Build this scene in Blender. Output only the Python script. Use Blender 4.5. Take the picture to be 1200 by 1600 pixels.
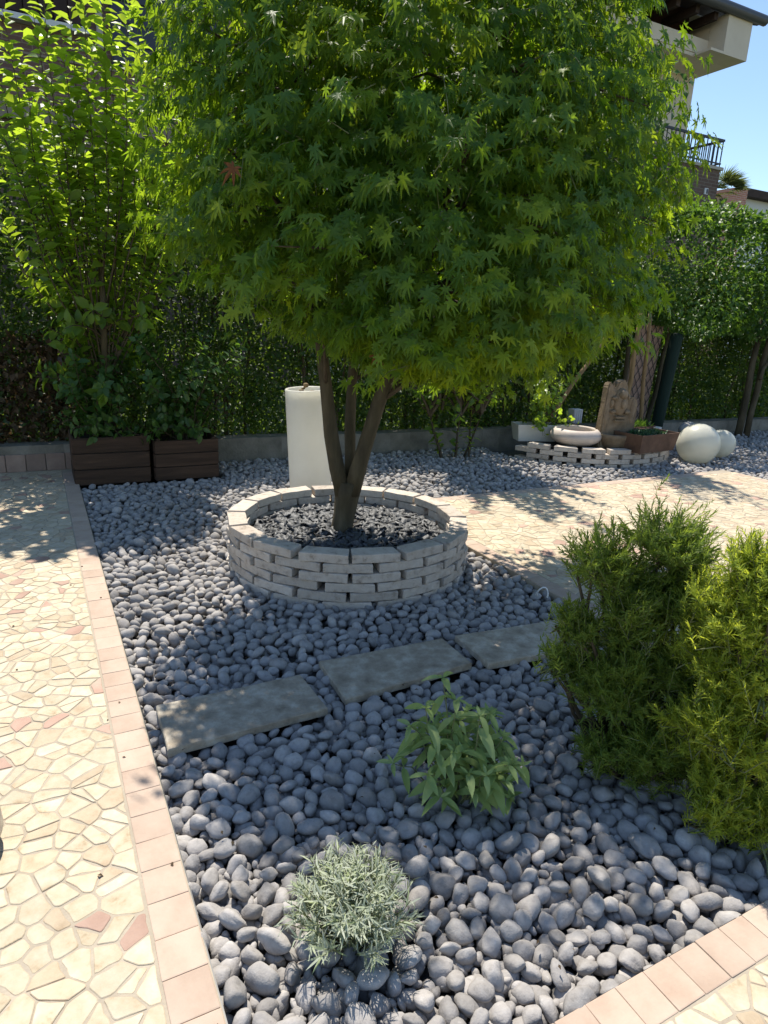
import bpy, bmesh, math, random
import numpy as np
from mathutils import Vector, Matrix, Euler, noise, kdtree

for o in list(bpy.data.objects):
    bpy.data.objects.remove(o)
SC = bpy.context.scene
COL = SC.collection
random.seed(7)
RNG = np.random.default_rng(7)
R = math.radians

# ------------------------------------------------------------------ camera
F_PX, PITCH, ROLL, EYE = 1025.0, R(16.4), R(2.6), 1.4
_c, _s = math.cos(PITCH), math.sin(PITCH)
_fw = Vector((0, _c, -_s)); _r0 = Vector((1, 0, 0)); _u0 = Vector((0, _s, _c))
_rt = _r0 * math.cos(ROLL) + _u0 * math.sin(ROLL)
_up = -_r0 * math.sin(ROLL) + _u0 * math.cos(ROLL)
cam = bpy.data.cameras.new('camera')
cam.sensor_fit = 'VERTICAL'; cam.sensor_height = 24.0
cam.lens = F_PX / 1600 * 24.0
cam.clip_end = 500
camo = bpy.data.objects.new('camera', cam)
M = Matrix((_rt, _up, -_fw)).transposed().to_4x4()
M.translation = (0, 0, EYE)
camo.matrix_world = M
COL.objects.link(camo); SC.camera = camo

def proj(p):
    """pixel (in a 1200x1600 frame) and depth of points (N,3): used only to leave out what no view could show"""
    p = np.atleast_2d(p) - np.array((0, 0, EYE))
    d = p @ np.array(_fw); d = np.where(d < 0.05, 0.05, d)
    return 600 + F_PX * (p @ np.array(_rt)) / d, 800 - F_PX * (p @ np.array(_up)) / d, p @ np.array(_fw)

# ------------------------------------------------------------------ light
SUN_EL, SUN_AZ = R(62.3), R(-18)          # azimuth from +Y, clockwise
wd = bpy.data.worlds.new('World'); SC.world = wd; wd.use_nodes = True
nt = wd.node_tree
sky = nt.nodes.new('ShaderNodeTexSky'); sky.sky_type = 'NISHITA'; sky.sun_disc = False
sky.sun_elevation = SUN_EL; sky.sun_rotation = SUN_AZ
sky.air_density = 1.0; sky.dust_density = 0.0; sky.ozone_density = 1.6
bg = nt.nodes['Background']; bg.inputs[1].default_value = 0.122
nt.links.new(sky.outputs[0], bg.inputs[0])
sl = bpy.data.lights.new('sun', 'SUN'); sl.energy = 4.6; sl.angle = R(0.53); sl.color = (1.0, 0.93, 0.82)
so = bpy.data.objects.new('sun', sl); COL.objects.link(so)
sdir = Vector((math.sin(SUN_AZ) * math.cos(SUN_EL), math.cos(SUN_AZ) * math.cos(SUN_EL), math.sin(SUN_EL)))
so.rotation_euler = sdir.to_track_quat('Z', 'Y').to_euler(); so.location = sdir * 30
SC.view_settings.view_transform = 'Standard'; SC.view_settings.look = 'None'
SC.view_settings.exposure = 0.68; SC.view_settings.gamma = 1.0
SC.view_settings.use_curve_mapping = False
SC.cycles.max_bounces = 8; SC.cycles.diffuse_bounces = 4; SC.cycles.transmission_bounces = 5

# ------------------------------------------------------------------ site frame: a along the beds' cross edges, b away from the viewer
TH = R(28)
VA = np.array((math.cos(TH), math.sin(TH), 0)); UB = np.array((-math.sin(TH), math.cos(TH), 0))
def S(a, b, z=0.0):
    return Vector((a * VA[0] + b * UB[0], a * VA[1] + b * UB[1], z))
def Sn(a, b, z):
    return np.stack([a * VA[0] + b * UB[0], a * VA[1] + b * UB[1], np.broadcast_to(z, np.shape(a))], -1)
SITE = Matrix.Rotation(TH, 4, 'Z')

# ------------------------------------------------------------------ materials
def new_mat(name):
    m = bpy.data.materials.new(name); m.use_nodes = True
    return m, m.node_tree.nodes, m.node_tree.links, m.node_tree.nodes['Principled BSDF']
def node(ns, t, **kw):
    n = ns.new(t)
    for k, v in kw.items():
        if k.startswith('i_'):
            n.inputs[k[2:].replace('_', ' ')].default_value = v
        else:
            setattr(n, k, v)
    return n
def c4(c): return (c[0], c[1], c[2], 1)
def ramp(ns, stops):
    r = ns.new('ShaderNodeValToRGB'); e = r.color_ramp.elements
    while len(e) > 1: e.remove(e[-1])
    e[0].position = stops[0][0]; e[0].color = c4(stops[0][1])
    for p, c in stops[1:]:
        x = e.new(p); x.color = c4(c)
    return r
def rnd_node(ns, ln):
    """a random number per mesh piece and per object"""
    g = ns.new('ShaderNodeNewGeometry'); o = ns.new('ShaderNodeObjectInfo')
    a = node(ns, 'ShaderNodeMath', operation='ADD'); f = node(ns, 'ShaderNodeMath', operation='FRACT')
    ln.new(g.outputs['Random Per Island'], a.inputs[0]); ln.new(o.outputs['Random'], a.inputs[1])
    ln.new(a.outputs[0], f.inputs[0])
    return f.outputs[0]
def surf(name, stops, scale=8, detail=6, rough=0.8, bump=0.3, bump_scale=None, bump_dist=0.01, piece=0.25, metal=0, spec=0.35, stretch=None, world=False):
    """noise between colours, brightness varied per piece, fine relief"""
    m, ns, ln, p = new_mat(name)
    src = ns.new('ShaderNodeNewGeometry').outputs['Position'] if world else ns.new('ShaderNodeTexCoord').outputs['Object']
    if stretch:
        mp = ns.new('ShaderNodeMapping'); mp.inputs['Scale'].default_value = stretch; ln.new(src, mp.inputs[0]); src = mp.outputs[0]
    rn = rnd_node(ns, ln)
    n4 = node(ns, 'ShaderNodeTexNoise', noise_dimensions='4D'); n4.inputs['Scale'].default_value = scale; n4.inputs['Detail'].default_value = detail
    n4.inputs['Roughness'].default_value = 0.62
    mw = node(ns, 'ShaderNodeMath', operation='MULTIPLY'); mw.inputs[1].default_value = 40; ln.new(rn, mw.inputs[0]); ln.new(mw.outputs[0], n4.inputs['W'])
    ln.new(src, n4.inputs['Vector'])
    rp = ramp(ns, stops); ln.new(n4.outputs[0], rp.inputs[0])
    hv = ns.new('ShaderNodeHueSaturation'); mr = node(ns, 'ShaderNodeMapRange'); mr.inputs[3].default_value = 1 - piece; mr.inputs[4].default_value = 1 + piece
    ln.new(rn, mr.inputs[0]); ln.new(mr.outputs[0], hv.inputs['Value']); ln.new(rp.outputs[0], hv.inputs['Color'])
    ln.new(hv.outputs[0], p.inputs['Base Color'])
    p.inputs['Roughness'].default_value = rough; p.inputs['Metallic'].default_value = metal; p.inputs['Specular IOR Level'].default_value = spec
    if bump:
        nb = node(ns, 'ShaderNodeTexNoise'); nb.inputs['Scale'].default_value = bump_scale or scale * 5; nb.inputs['Detail'].default_value = 6
        ln.new(src, nb.inputs['Vector'])
        b = ns.new('ShaderNodeBump'); b.inputs['Strength'].default_value = bump; b.inputs['Distance'].default_value = bump_dist
        ln.new(nb.outputs[0], b.inputs['Height']); ln.new(b.outputs[0], p.inputs['Normal'])
    return m
def leaf_mat(name, cols, trans, tw=0.45, rough=0.45, spec=0.4, val=0.3):
    """thin leaf: reflecting plus transmitting, colour varied per leaf"""
    m, ns, ln, p = new_mat(name)
    rn = rnd_node(ns, ln)
    k = len(cols)
    rp = ramp(ns, [(i / max(1, k - 1), c) for i, c in enumerate(cols)]); ln.new(rn, rp.inputs[0])
    ln.new(rp.outputs[0], p.inputs['Base Color'])
    p.inputs['Roughness'].default_value = rough; p.inputs['Specular IOR Level'].default_value = spec
    t = ns.new('ShaderNodeBsdfTranslucent')
    hv = ns.new('ShaderNodeHueSaturation'); hv.inputs['Color'].default_value = c4(trans)
    mu = node(ns, 'ShaderNodeMath', operation='MULTIPLY'); mu.inputs[1].default_value = 7.31
    fr = node(ns, 'ShaderNodeMath', operation='FRACT'); ln.new(rn, mu.inputs[0]); ln.new(mu.outputs[0], fr.inputs[0])
    mr = node(ns, 'ShaderNodeMapRange'); mr.inputs[3].default_value = 1 - val; mr.inputs[4].default_value = 1 + val
    ln.new(fr.outputs[0], mr.inputs[0]); ln.new(mr.outputs[0], hv.inputs['Value']); ln.new(hv.outputs[0], t.inputs['Color'])
    mx = ns.new('ShaderNodeMixShader'); mx.inputs[0].default_value = tw
    out = ns['Material Output']
    ln.new(p.outputs[0], mx.inputs[1]); ln.new(t.outputs[0], mx.inputs[2]); ln.new(mx.outputs[0], out.inputs['Surface'])
    return m
def plain(name, col, rough=0.5, metal=0, spec=0.5, sss=0.0):
    m, ns, ln, p = new_mat(name)
    p.inputs['Base Color'].default_value = c4(col); p.inputs['Roughness'].default_value = rough
    p.inputs['Metallic'].default_value = metal; p.inputs['Specular IOR Level'].default_value = spec
    if sss:
        p.inputs['Subsurface Weight'].default_value = sss; p.inputs['Subsurface Radius'].default_value = (0.08, 0.07, 0.05); p.inputs['Subsurface Scale'].default_value = 1.0
    return m

MT = {}
MT['grit'] = surf('grey stone grit', [(0.3, (0.05, 0.048, 0.046)), (0.7, (0.13, 0.127, 0.122))], 60, bump=0.8, bump_scale=120, piece=0)
MT['soil'] = surf('dark soil', [(0.3, (0.018, 0.016, 0.014)), (0.7, (0.05, 0.045, 0.04))], 14, bump=0.8, bump_scale=60, piece=0)
MT['lawn'] = surf('rough ground', [(0.3, (0.03, 0.05, 0.015)), (0.7, (0.07, 0.08, 0.03))], 3, bump=0.6, bump_scale=40, piece=0)
MT['mortar'] = surf('sandy mortar', [(0.3, (0.31, 0.265, 0.2)), (0.7, (0.42, 0.36, 0.28))], 9, bump=0.5, bump_scale=120, bump_dist=0.004, piece=0)
MT['cream'] = surf('cream limestone', [(0.3, (0.34, 0.25, 0.15)), (0.42, (0.48, 0.395, 0.27)), (0.58, (0.525, 0.455, 0.335)), (0.75, (0.575, 0.52, 0.41))], 22, detail=9, bump=0.5, bump_scale=70, bump_dist=0.004, piece=0.13, rough=0.7)
MT['tan'] = surf('tan limestone', [(0.3, (0.37, 0.275, 0.175)), (0.5, (0.48, 0.38, 0.26)), (0.75, (0.54, 0.45, 0.325))], 20, detail=9, bump=0.5, bump_scale=70, bump_dist=0.004, piece=0.14, rough=0.7)
MT['pink'] = surf('pink limestone', [(0.25, (0.32, 0.185, 0.135)), (0.5, (0.42, 0.275, 0.21)), (0.75, (0.5, 0.36, 0.28))], 9, detail=9, bump=0.5, bump_scale=70, bump_dist=0.004, piece=0.14, rough=0.7)
MT['tile'] = surf('pink border tile', [(0.25, (0.38, 0.27, 0.2)), (0.5, (0.46, 0.35, 0.27)), (0.75, (0.51, 0.41, 0.325))], 9, detail=8, bump=0.4, bump_scale=90, bump_dist=0.003, piece=0.075, rough=0.72)
MT['skirting'] = surf('brown skirting tile', [(0.3, (0.22, 0.15, 0.12)), (0.7, (0.34, 0.25, 0.2))], 7, bump=0.3, piece=0.15)
MT['pebble'] = surf('grey pebble', [(0.22, (0.19, 0.178, 0.168)), (0.45, (0.315, 0.296, 0.28)), (0.62, (0.355, 0.337, 0.32)), (0.8, (0.52, 0.5, 0.48))], 58, detail=10, bump=0.45, bump_scale=210, bump_dist=0.003, piece=0.24, rough=0.85, spec=0.25, world=True)
MT['slate'] = surf('grey slate', [(0.3, (0.22, 0.18, 0.13)), (0.5, (0.36, 0.305, 0.23)), (0.68, (0.52, 0.47, 0.38))], 17, detail=12, bump=0.8, bump_scale=45, bump_dist=0.008, piece=0.1, rough=0.8, world=True)
MT['chip'] = surf('dark slate chip', [(0.3, (0.05, 0.052, 0.055)), (0.7, (0.14, 0.143, 0.147))], 18, bump=0.4, piece=0.45, rough=0.55, spec=0.5)
MT['brick'] = surf('pale tumbled brick', [(0.27, (0.24, 0.185, 0.14)), (0.45, (0.5, 0.43, 0.36)), (0.72, (0.6, 0.535, 0.46))], 24, detail=11, bump=0.9, bump_scale=110, bump_dist=0.006, piece=0.16, rough=0.9, world=True)
MT['concrete'] = surf('weathered concrete', [(0.25, (0.1, 0.095, 0.075)), (0.5, (0.2, 0.185, 0.15)), (0.75, (0.3, 0.28, 0.24))], 5, detail=10, bump=0.7, bump_scale=50, piece=0)
MT['bark'] = surf('maple bark', [(0.25, (0.03, 0.023, 0.013)), (0.5, (0.07, 0.055, 0.03)), (0.8, (0.14, 0.115, 0.07))], 14, detail=9, bump=0.8, bump_scale=60, bump_dist=0.01, piece=0.05, stretch=(1, 1, 0.25))
MT['twig'] = surf('dark twig', [(0.3, (0.04, 0.03, 0.018)), (0.7, (0.11, 0.085, 0.05))], 20, bump=0.3, piece=0.2)
MT['greentwig'] = surf('green stem', [(0.3, (0.1, 0.12, 0.05)), (0.7, (0.2, 0.22, 0.1))], 20, bump=0.2, piece=0.2)
MT['wood'] = surf('dark brown boards', [(0.3, (0.03, 0.017, 0.01)), (0.7, (0.095, 0.055, 0.034))], 6, detail=8, bump=0.5, bump_scale=40, piece=0.25, stretch=(0.4, 5, 5))
MT['stake'] = surf('weathered stake', [(0.3, (0.14, 0.09, 0.04)), (0.7, (0.3, 0.2, 0.1))], 8, bump=0.4, piece=0.2, stretch=(4, 4, 0.6))
MT['whiteplastic'] = plain('cream translucent plastic', (0.82, 0.78, 0.66), 0.42, sss=0.35)
MT['globe'] = plain('cream globe plastic', (0.74, 0.70, 0.54), 0.3, sss=0.35)
MT['whitepot'] = surf('white planter', [(0.3, (0.58, 0.56, 0.52)), (0.7, (0.7, 0.68, 0.63))], 5, bump=0.1, piece=0.05, rough=0.55)
MT['beigebowl'] = surf('beige bowl', [(0.3, (0.5, 0.42, 0.36)), (0.7, (0.62, 0.55, 0.48))], 5, bump=0.15, piece=0, rough=0.6)
MT['sandstone'] = surf('carved sandstone', [(0.25, (0.09, 0.066, 0.042)), (0.5, (0.2, 0.15, 0.098)), (0.8, (0.34, 0.26, 0.18))], 7, detail=9, bump=0.7, bump_scale=40, piece=0)
MT['rust'] = surf('rust brown trough', [(0.3, (0.075, 0.042, 0.028)), (0.7, (0.17, 0.098, 0.064))], 7, bump=0.4, piece=0.1)
MT['green'] = surf('dark green cloth', [(0.3, (0.002, 0.011, 0.008)), (0.7, (0.0045, 0.023, 0.016))], 6, bump=0.3, piece=0, stretch=(6, 6, 0.5))
MT['metal'] = plain('dark painted metal', (0.02, 0.022, 0.026), 0.4, 0.2)
MT['steel'] = plain('grey metal', (0.4, 0.4, 0.4), 0.3, 0.9)
MT['greypot'] = plain('grey glazed pot', (0.33, 0.32, 0.31), 0.35)
MT['cable'] = plain('white cable', (0.7, 0.7, 0.68), 0.4)
MT['plaster'] = surf('cream plaster', [(0.3, (0.58, 0.5, 0.4)), (0.7, (0.66, 0.58, 0.47))], 2, bump=0.2, bump_scale=60, piece=0)
MT['plasterbrown'] = surf('brown plaster', [(0.3, (0.09, 0.06, 0.045)), (0.7, (0.13, 0.09, 0.07))], 2, bump=0.2, piece=0)
MT['band'] = surf('beige render', [(0.3, (0.36, 0.32, 0.27)), (0.7, (0.44, 0.4, 0.34))], 2, bump=0.2, piece=0)
MT['darkwood'] = surf('dark eaves wood', [(0.3, (0.025, 0.016, 0.013)), (0.7, (0.06, 0.035, 0.028))], 4, bump=0.2, piece=0.15)
MT['redwood'] = surf('dark red wood', [(0.3, (0.06, 0.025, 0.02)), (0.7, (0.1, 0.045, 0.035))], 4, bump=0.2, piece=0.1)
MT['roof'] = plain('dark roof metal', (0.035, 0.036, 0.04), 0.5)
MT['shutter'] = plain('dark blue shutter', (0.02, 0.026, 0.045), 0.5)
MT['whitepaint'] = plain('pale painted edge', (0.6, 0.6, 0.6), 0.5)
def brickmat(name, c1, c2, mortar, scale=1.0):
    m, ns, ln, p = new_mat(name)
    tc = ns.new('ShaderNodeTexCoord'); mp = ns.new('ShaderNodeMapping'); mp.inputs['Rotation'].default_value = (R(90), 0, 0)
    ln.new(tc.outputs['Object'], mp.inputs[0])
    b = ns.new('ShaderNodeTexBrick'); b.inputs['Color1'].default_value = c4(c1); b.inputs['Color2'].default_value = c4(c2); b.inputs['Mortar'].default_value = c4(mortar)
    b.inputs['Scale'].default_value = scale; b.inputs['Brick Width'].default_value = 0.26; b.inputs['Row Height'].default_value = 0.075; b.inputs['Mortar Size'].default_value = 0.008
    ln.new(mp.outputs[0], b.inputs['Vector']); ln.new(b.outputs[0], p.inputs['Base Color']); p.inputs['Roughness'].default_value = 0.9
    bu = ns.new('ShaderNodeBump'); bu.inputs['Strength'].default_value = 0.5; bu.inputs['Distance'].default_value = 0.01; bu.invert = True
    ln.new(b.outputs[1], bu.inputs['Height']); ln.new(bu.outputs[0], p.inputs['Normal'])
    return m
MT['brickwall'] = brickmat('brown brick wall', (0.1, 0.062, 0.048), (0.14, 0.09, 0.07), (0.17, 0.14, 0.115))
MT['brickred'] = brickmat('red brick wall', (0.42, 0.16, 0.1), (0.5, 0.22, 0.15), (0.5, 0.42, 0.36))
MT['brickpink'] = brickmat('pink brown brick wall', (0.13, 0.075, 0.058), (0.17, 0.1, 0.08), (0.2, 0.15, 0.12))
MT['bandbrown'] = surf('brownish render band', [(0.3, (0.2, 0.16, 0.125)), (0.7, (0.26, 0.21, 0.165))], 2, bump=0.2, piece=0)
def shell_mat(name, col, tr, w, rough):
    m, ns, ln, p = new_mat(name); p.inputs['Base Color'].default_value = c4(col); p.inputs['Roughness'].default_value = rough
    t = ns.new('ShaderNodeBsdfTranslucent'); t.inputs['Color'].default_value = c4(tr)
    tc = ns.new('ShaderNodeTexCoord'); n1 = node(ns, 'ShaderNodeTexNoise'); n1.inputs['Scale'].default_value = 6; n1.inputs['Detail'].default_value = 8; ln.new(tc.outputs['Object'], n1.inputs['Vector'])
    rp = ramp(ns, [(0.3, tuple(x * 0.9 for x in col)), (0.6, col)]); ln.new(n1.outputs[0], rp.inputs[0]); ln.new(rp.outputs[0], p.inputs['Base Color'])
    mx = ns.new('ShaderNodeMixShader'); mx.inputs[0].default_value = w
    ln.new(p.outputs[0], mx.inputs[1]); ln.new(t.outputs[0], mx.inputs[2]); ln.new(mx.outputs[0], ns['Material Output'].inputs['Surface'])
    return m
MT['whiteplastic'] = shell_mat('cream cylinder plastic', (0.85, 0.83, 0.77), (0.96, 0.94, 0.86), 0.48, 0.4)
MT['globe'] = shell_mat('cream globe plastic', (0.8, 0.78, 0.67), (0.93, 0.9, 0.76), 0.35, 0.3)
# leaves
MT['maple'] = leaf_mat('maple leaf', [(0.035, 0.095, 0.014), (0.065, 0.14, 0.017), (0.038, 0.108, 0.028), (0.088, 0.16, 0.018)], (0.34, 0.52, 0.02), 0.48, 0.5, 0.35)
MT['maplelight'] = leaf_mat('paler maple leaf', [(0.085, 0.16, 0.018), (0.12, 0.2, 0.022)], (0.45, 0.6, 0.025), 0.5, 0.5, 0.3)  # paler, yellower version of the maple leaf colour
MT['apple'] = leaf_mat('glossy oval leaf', [(0.06, 0.13, 0.02), (0.09, 0.17, 0.03), (0.12, 0.2, 0.035)], (0.5, 0.68, 0.04), 0.52, 0.4, 0.5)
MT['potshrub'] = leaf_mat('dark oval leaf', [(0.03, 0.08, 0.018), (0.05, 0.11, 0.025), (0.07, 0.13, 0.03)], (0.2, 0.36, 0.03), 0.35, 0.42, 0.45)
MT['hedge'] = leaf_mat('hedge leaf', [(0.022, 0.055, 0.014), (0.035, 0.08, 0.02), (0.055, 0.1, 0.025)], (0.26, 0.4, 0.035), 0.38, 0.48, 0.4)
MT['laurel'] = leaf_mat('laurel leaf', [(0.035, 0.09, 0.018), (0.055, 0.125, 0.025), (0.08, 0.15, 0.03)], (0.2, 0.36, 0.03), 0.33, 0.45, 0.4)
MT['deadleaf'] = leaf_mat('withered leaf', [(0.05, 0.035, 0.02), (0.1, 0.07, 0.045), (0.13, 0.1, 0.06)], (0.14, 0.09, 0.04), 0.3, 0.8, 0.2)
MT['redleaf'] = leaf_mat('reddened maple leaf', [(0.2, 0.07, 0.03), (0.28, 0.13, 0.06)], (0.4, 0.14, 0.03), 0.4, 0.6, 0.2)
MT['sage'] = leaf_mat('sage leaf', [(0.2, 0.28, 0.09), (0.25, 0.33, 0.12), (0.3, 0.38, 0.16)], (0.45, 0.6, 0.1), 0.25, 0.85, 0.2, 0.15)
MT['lavender'] = leaf_mat('silver leaf', [(0.3, 0.34, 0.24), (0.38, 0.42, 0.32), (0.46, 0.49, 0.4), (0.34, 0.4, 0.2)], (0.4, 0.48, 0.22), 0.25, 0.8, 0.2, 0.15)
MT['rosemary'] = leaf_mat('rosemary needle', [(0.12, 0.19, 0.03), (0.19, 0.25, 0.035), (0.28, 0.33, 0.05), (0.15, 0.22, 0.05)], (0.68, 0.76, 0.06), 0.45, 0.6, 0.3)  # lighter, yellower needles: sunlight on the right bush put into the colour
MT['rosemaryshaded'] = leaf_mat('shaded rosemary needle', [(0.075, 0.135, 0.028), (0.12, 0.175, 0.035), (0.17, 0.22, 0.045)], (0.42, 0.55, 0.06), 0.42, 0.6, 0.3)  # darker copy: shade over the left bush put into the needle colour
MT['succulent'] = leaf_mat('succulent leaf', [(0.03, 0.09, 0.04), (0.06, 0.14, 0.06)], (0.1, 0.2, 0.06), 0.2, 0.5, 0.4)
MT['palm'] = leaf_mat('palm frond', [(0.04, 0.07, 0.02), (0.09, 0.12, 0.045)], (0.2, 0.25, 0.06), 0.25, 0.5, 0.4)

# ------------------------------------------------------------------ mesh helpers
def new_obj(name, me, parent=None, mat=None):
    o = bpy.data.objects.new(name, me); COL.objects.link(o)
    if mat is not None and me is not None and not me.materials:
        me.materials.append(MT[mat] if isinstance(mat, str) else mat)
    if parent is not None: o.parent = parent
    return o
def tag(o, label=None, cat=None, group=None, kind=None):
    for k, v in (('label', label), ('category', cat), ('group', group), ('kind', kind)):
        if v: o[k] = v
    return o
def root(name, loc, label, cat, group=None, rz=0.0):
    o = bpy.data.objects.new(name, None); COL.objects.link(o)
    o.empty_display_size = 0.05; o.location = loc; o.rotation_euler = (0, 0, rz)
    return tag(o, label, cat, group)
def sroot(name, a, b, z, label, cat, group=None, rz=0.0):
    return root(name, S(a, b, z), label, cat, group, TH + rz)
def fast_mesh(name, V, F, smooth=False, mat_idx=None):
    """V (N,3), F (M,k) of equal sized faces"""
    V = np.asarray(V, np.float32); F = np.asarray(F, np.int32)
    me = bpy.data.meshes.new(name)
    me.vertices.add(len(V)); me.vertices.foreach_set('co', V.ravel())
    k = F.shape[1]
    me.loops.add(F.size); me.loops.foreach_set('vertex_index', F.ravel())
    me.polygons.add(len(F)); me.polygons.foreach_set('loop_start', np.arange(0, F.size, k, dtype=np.int32))
    if smooth: me.polygons.foreach_set('use_smooth', np.ones(len(F), bool))
    if mat_idx is not None: me.polygons.foreach_set('material_index', np.asarray(mat_idx, np.int32))
    me.update(calc_edges=True)
    return me
def norm(v): return v / np.maximum(np.linalg.norm(v, axis=-1, keepdims=True), 1e-9)
def frames(t, n):
    """rotation matrices with y along t and z near n"""
    y = norm(t); z = norm(n - (n * y).sum(-1, keepdims=True) * y); x = np.cross(y, z)
    return np.stack([x, y, z], -1)
def scatter(name, tv, tf, P, Rm, s, smooth=False):
    tv = np.asarray(tv, float); tf = np.asarray(tf)
    s = np.asarray(s, float)
    s3 = s[:, None] if s.ndim == 1 else s
    V = np.einsum('nij,nkj->nki', Rm, tv[None] * s3[:, None, :]) + P[:, None, :]
    F = tf[None] + (np.arange(len(P)) * len(tv))[:, None, None]
    return fast_mesh(name, V.reshape(-1, 3), F.reshape(-1, tf.shape[1]), smooth)
def mat4(Rm, s, p):
    m = Matrix.Identity(4)
    for i in range(3):
        for j in range(3): m[i][j] = Rm[i, j] * (s[j] if np.ndim(s) else s)
        m[i][3] = p[i]
    return m
class MB:
    """collects shapes into one mesh"""
    def __init__(self): self.v, self.f, self.sm = [], [], []
    def add(self, V, F, smooth=False):
        o = len(self.v); self.v += [tuple(x) for x in V]; self.f += [tuple(i + o for i in f) for f in F]; self.sm += [smooth] * len(F)
        return self
    def box(self, x0, x1, y0, y1, z0, z1, m=None):
        V = [Vector(p) for p in ((x0, y0, z0), (x1, y0, z0), (x1, y1, z0), (x0, y1, z0), (x0, y0, z1), (x1, y0, z1), (x1, y1, z1), (x0, y1, z1))]
        if m is not None: V = [m @ v for v in V]
        return self.add(V, [(0, 3, 2, 1), (4, 5, 6, 7), (0, 1, 5, 4), (1, 2, 6, 5), (2, 3, 7, 6), (3, 0, 4, 7)])
    def tube(self, pts, rad, n=7, smooth=True, cap=True, wob=0.0):
        pts = [Vector(p) for p in pts]; k = len(pts)
        if not hasattr(rad, '__len__'): rad = [rad] * k
        V = []; prev = None
        for i, p in enumerate(pts):
            t = (pts[min(i + 1, k - 1)] - pts[max(i - 1, 0)]).normalized()
            if prev is None:
                x = t.orthogonal().normalized()
            else:
                x = (prev - t * prev.dot(t)).normalized()
            prev = x; y = t.cross(x)
            for j in range(n):
                a = 2 * math.pi * j / n
                r = rad[i] * (1 + (wob * noise.noise((p * 9 + Vector((j, j * 0.7, 0)))) if wob else 0))
                V.append(p + (x * math.cos(a) + y * math.sin(a)) * r)
        F = [(i * n + j, i * n + (j + 1) % n, (i + 1) * n + (j + 1) % n, (i + 1) * n + j) for i in range(k - 1) for j in range(n)]
        if cap: F += [tuple(range(n - 1, -1, -1)), tuple((k - 1) * n + j for j in range(n))]
        return self.add(V, F, smooth)
    def lathe(self, prof, n=32, c=(0, 0, 0), smooth=True, closed=False):
        V = []; k = len(prof)
        for r, z in prof:
            for j in range(n):
                a = 2 * math.pi * j / n; V.append((c[0] + r * math.cos(a), c[1] + r * math.sin(a), c[2] + z))
        F = [(i * n + j, i * n + (j + 1) % n, (i + 1) * n + (j + 1) % n, (i + 1) * n + j) for i in range(k - 1) for j in range(n)]
        return self.add(V, F, smooth)
    def ball(self, c, r, m=None, nu=14, nv=8):
        if not hasattr(r, '__len__'): r = (r, r, r)
        V = []; 
        for i in range(nv + 1):
            ph = math.pi * i / nv
            for j in range(nu):
                a = 2 * math.pi * j / nu
                p = Vector((r[0] * math.sin(ph) * math.cos(a), r[1] * math.sin(ph) * math.sin(a), r[2] * math.cos(ph)))
                if m is not None: p = m @ p
                V.append(p + Vector(c))
        F = [(i * nu + j, (i + 1) * nu + j, (i + 1) * nu + (j + 1) % nu, i * nu + (j + 1) % nu) for i in range(nv) for j in range(nu)]
        return self.add(V, F, True)
    def mesh(self, name):
        me = bpy.data.meshes.new(name); me.from_pydata([tuple(v) for v in self.v], [], self.f)
        me.polygons.foreach_set('use_smooth', self.sm); me.update()
        return me
    def build(self, name, mat, parent=None): return new_obj(name, self.mesh(name), parent, mat)
def bevel_box(name, sx, sy, sz, bev=0.006, seg=2, jit=0.0, taper=0.0, sub=0):
    bm = bmesh.new(); bmesh.ops.create_cube(bm, size=1.0)
    for v in bm.verts:
        v.co = Vector((v.co.x * sx, v.co.y * sy, v.co.z * sz))
        if taper and v.co.y > 0: v.co.x *= taper
    if sub: bmesh.ops.subdivide_edges(bm, edges=[e for e in bm.edges if abs((e.verts[0].co - e.verts[1].co).x) > sx * 0.5], cuts=sub, use_grid_fill=True)
    if jit:
        q = random.uniform(0, 50)
        for v in bm.verts: v.co += Vector(noise.noise_vector(v.co * 17 + Vector((q, q, q)))) * jit
    bmesh.ops.bevel(bm, geom=[e for e in bm.edges if e.calc_face_angle(0) > 0.6], offset=bev, segments=seg, affect='EDGES', profile=0.6)
    if jit:
        for v in bm.verts: v.co += Vector(noise.noise_vector(v.co * 90)) * jit * 0.4
    me = bpy.data.meshes.new(name); bm.to_mesh(me); bm.free()
    return me
def prism(poly, z0, z1, bev=0.0):
    """outline (x, y) extruded, with a chamfer at the top"""
    n = len(poly); P = [Vector((p[0], p[1], 0)) for p in poly]; c = sum(P, Vector()) / n
    mb = MB(); V = [(p.x, p.y, z0) for p in P]
    rings = [[p for p in P]]
    if bev:
        V += [(p.x, p.y, z1 - bev) for p in P]
        V += [((p + (c - p).normalized() * bev).x, (p + (c - p).normalized() * bev).y, z1) for p in P]
        k = 3
    else:
        V += [(p.x, p.y, z1) for p in P]; k = 2
    F = [(i * n + j, i * n + (j + 1) % n, (i + 1) * n + (j + 1) % n, (i + 1) * n + j) for i in range(k - 1) for j in range(n)]
    F.append(tuple((k - 1) * n + j for j in range(n))); F.append(tuple(range(n - 1, -1, -1)))
    return mb.add(V, F)

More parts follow.
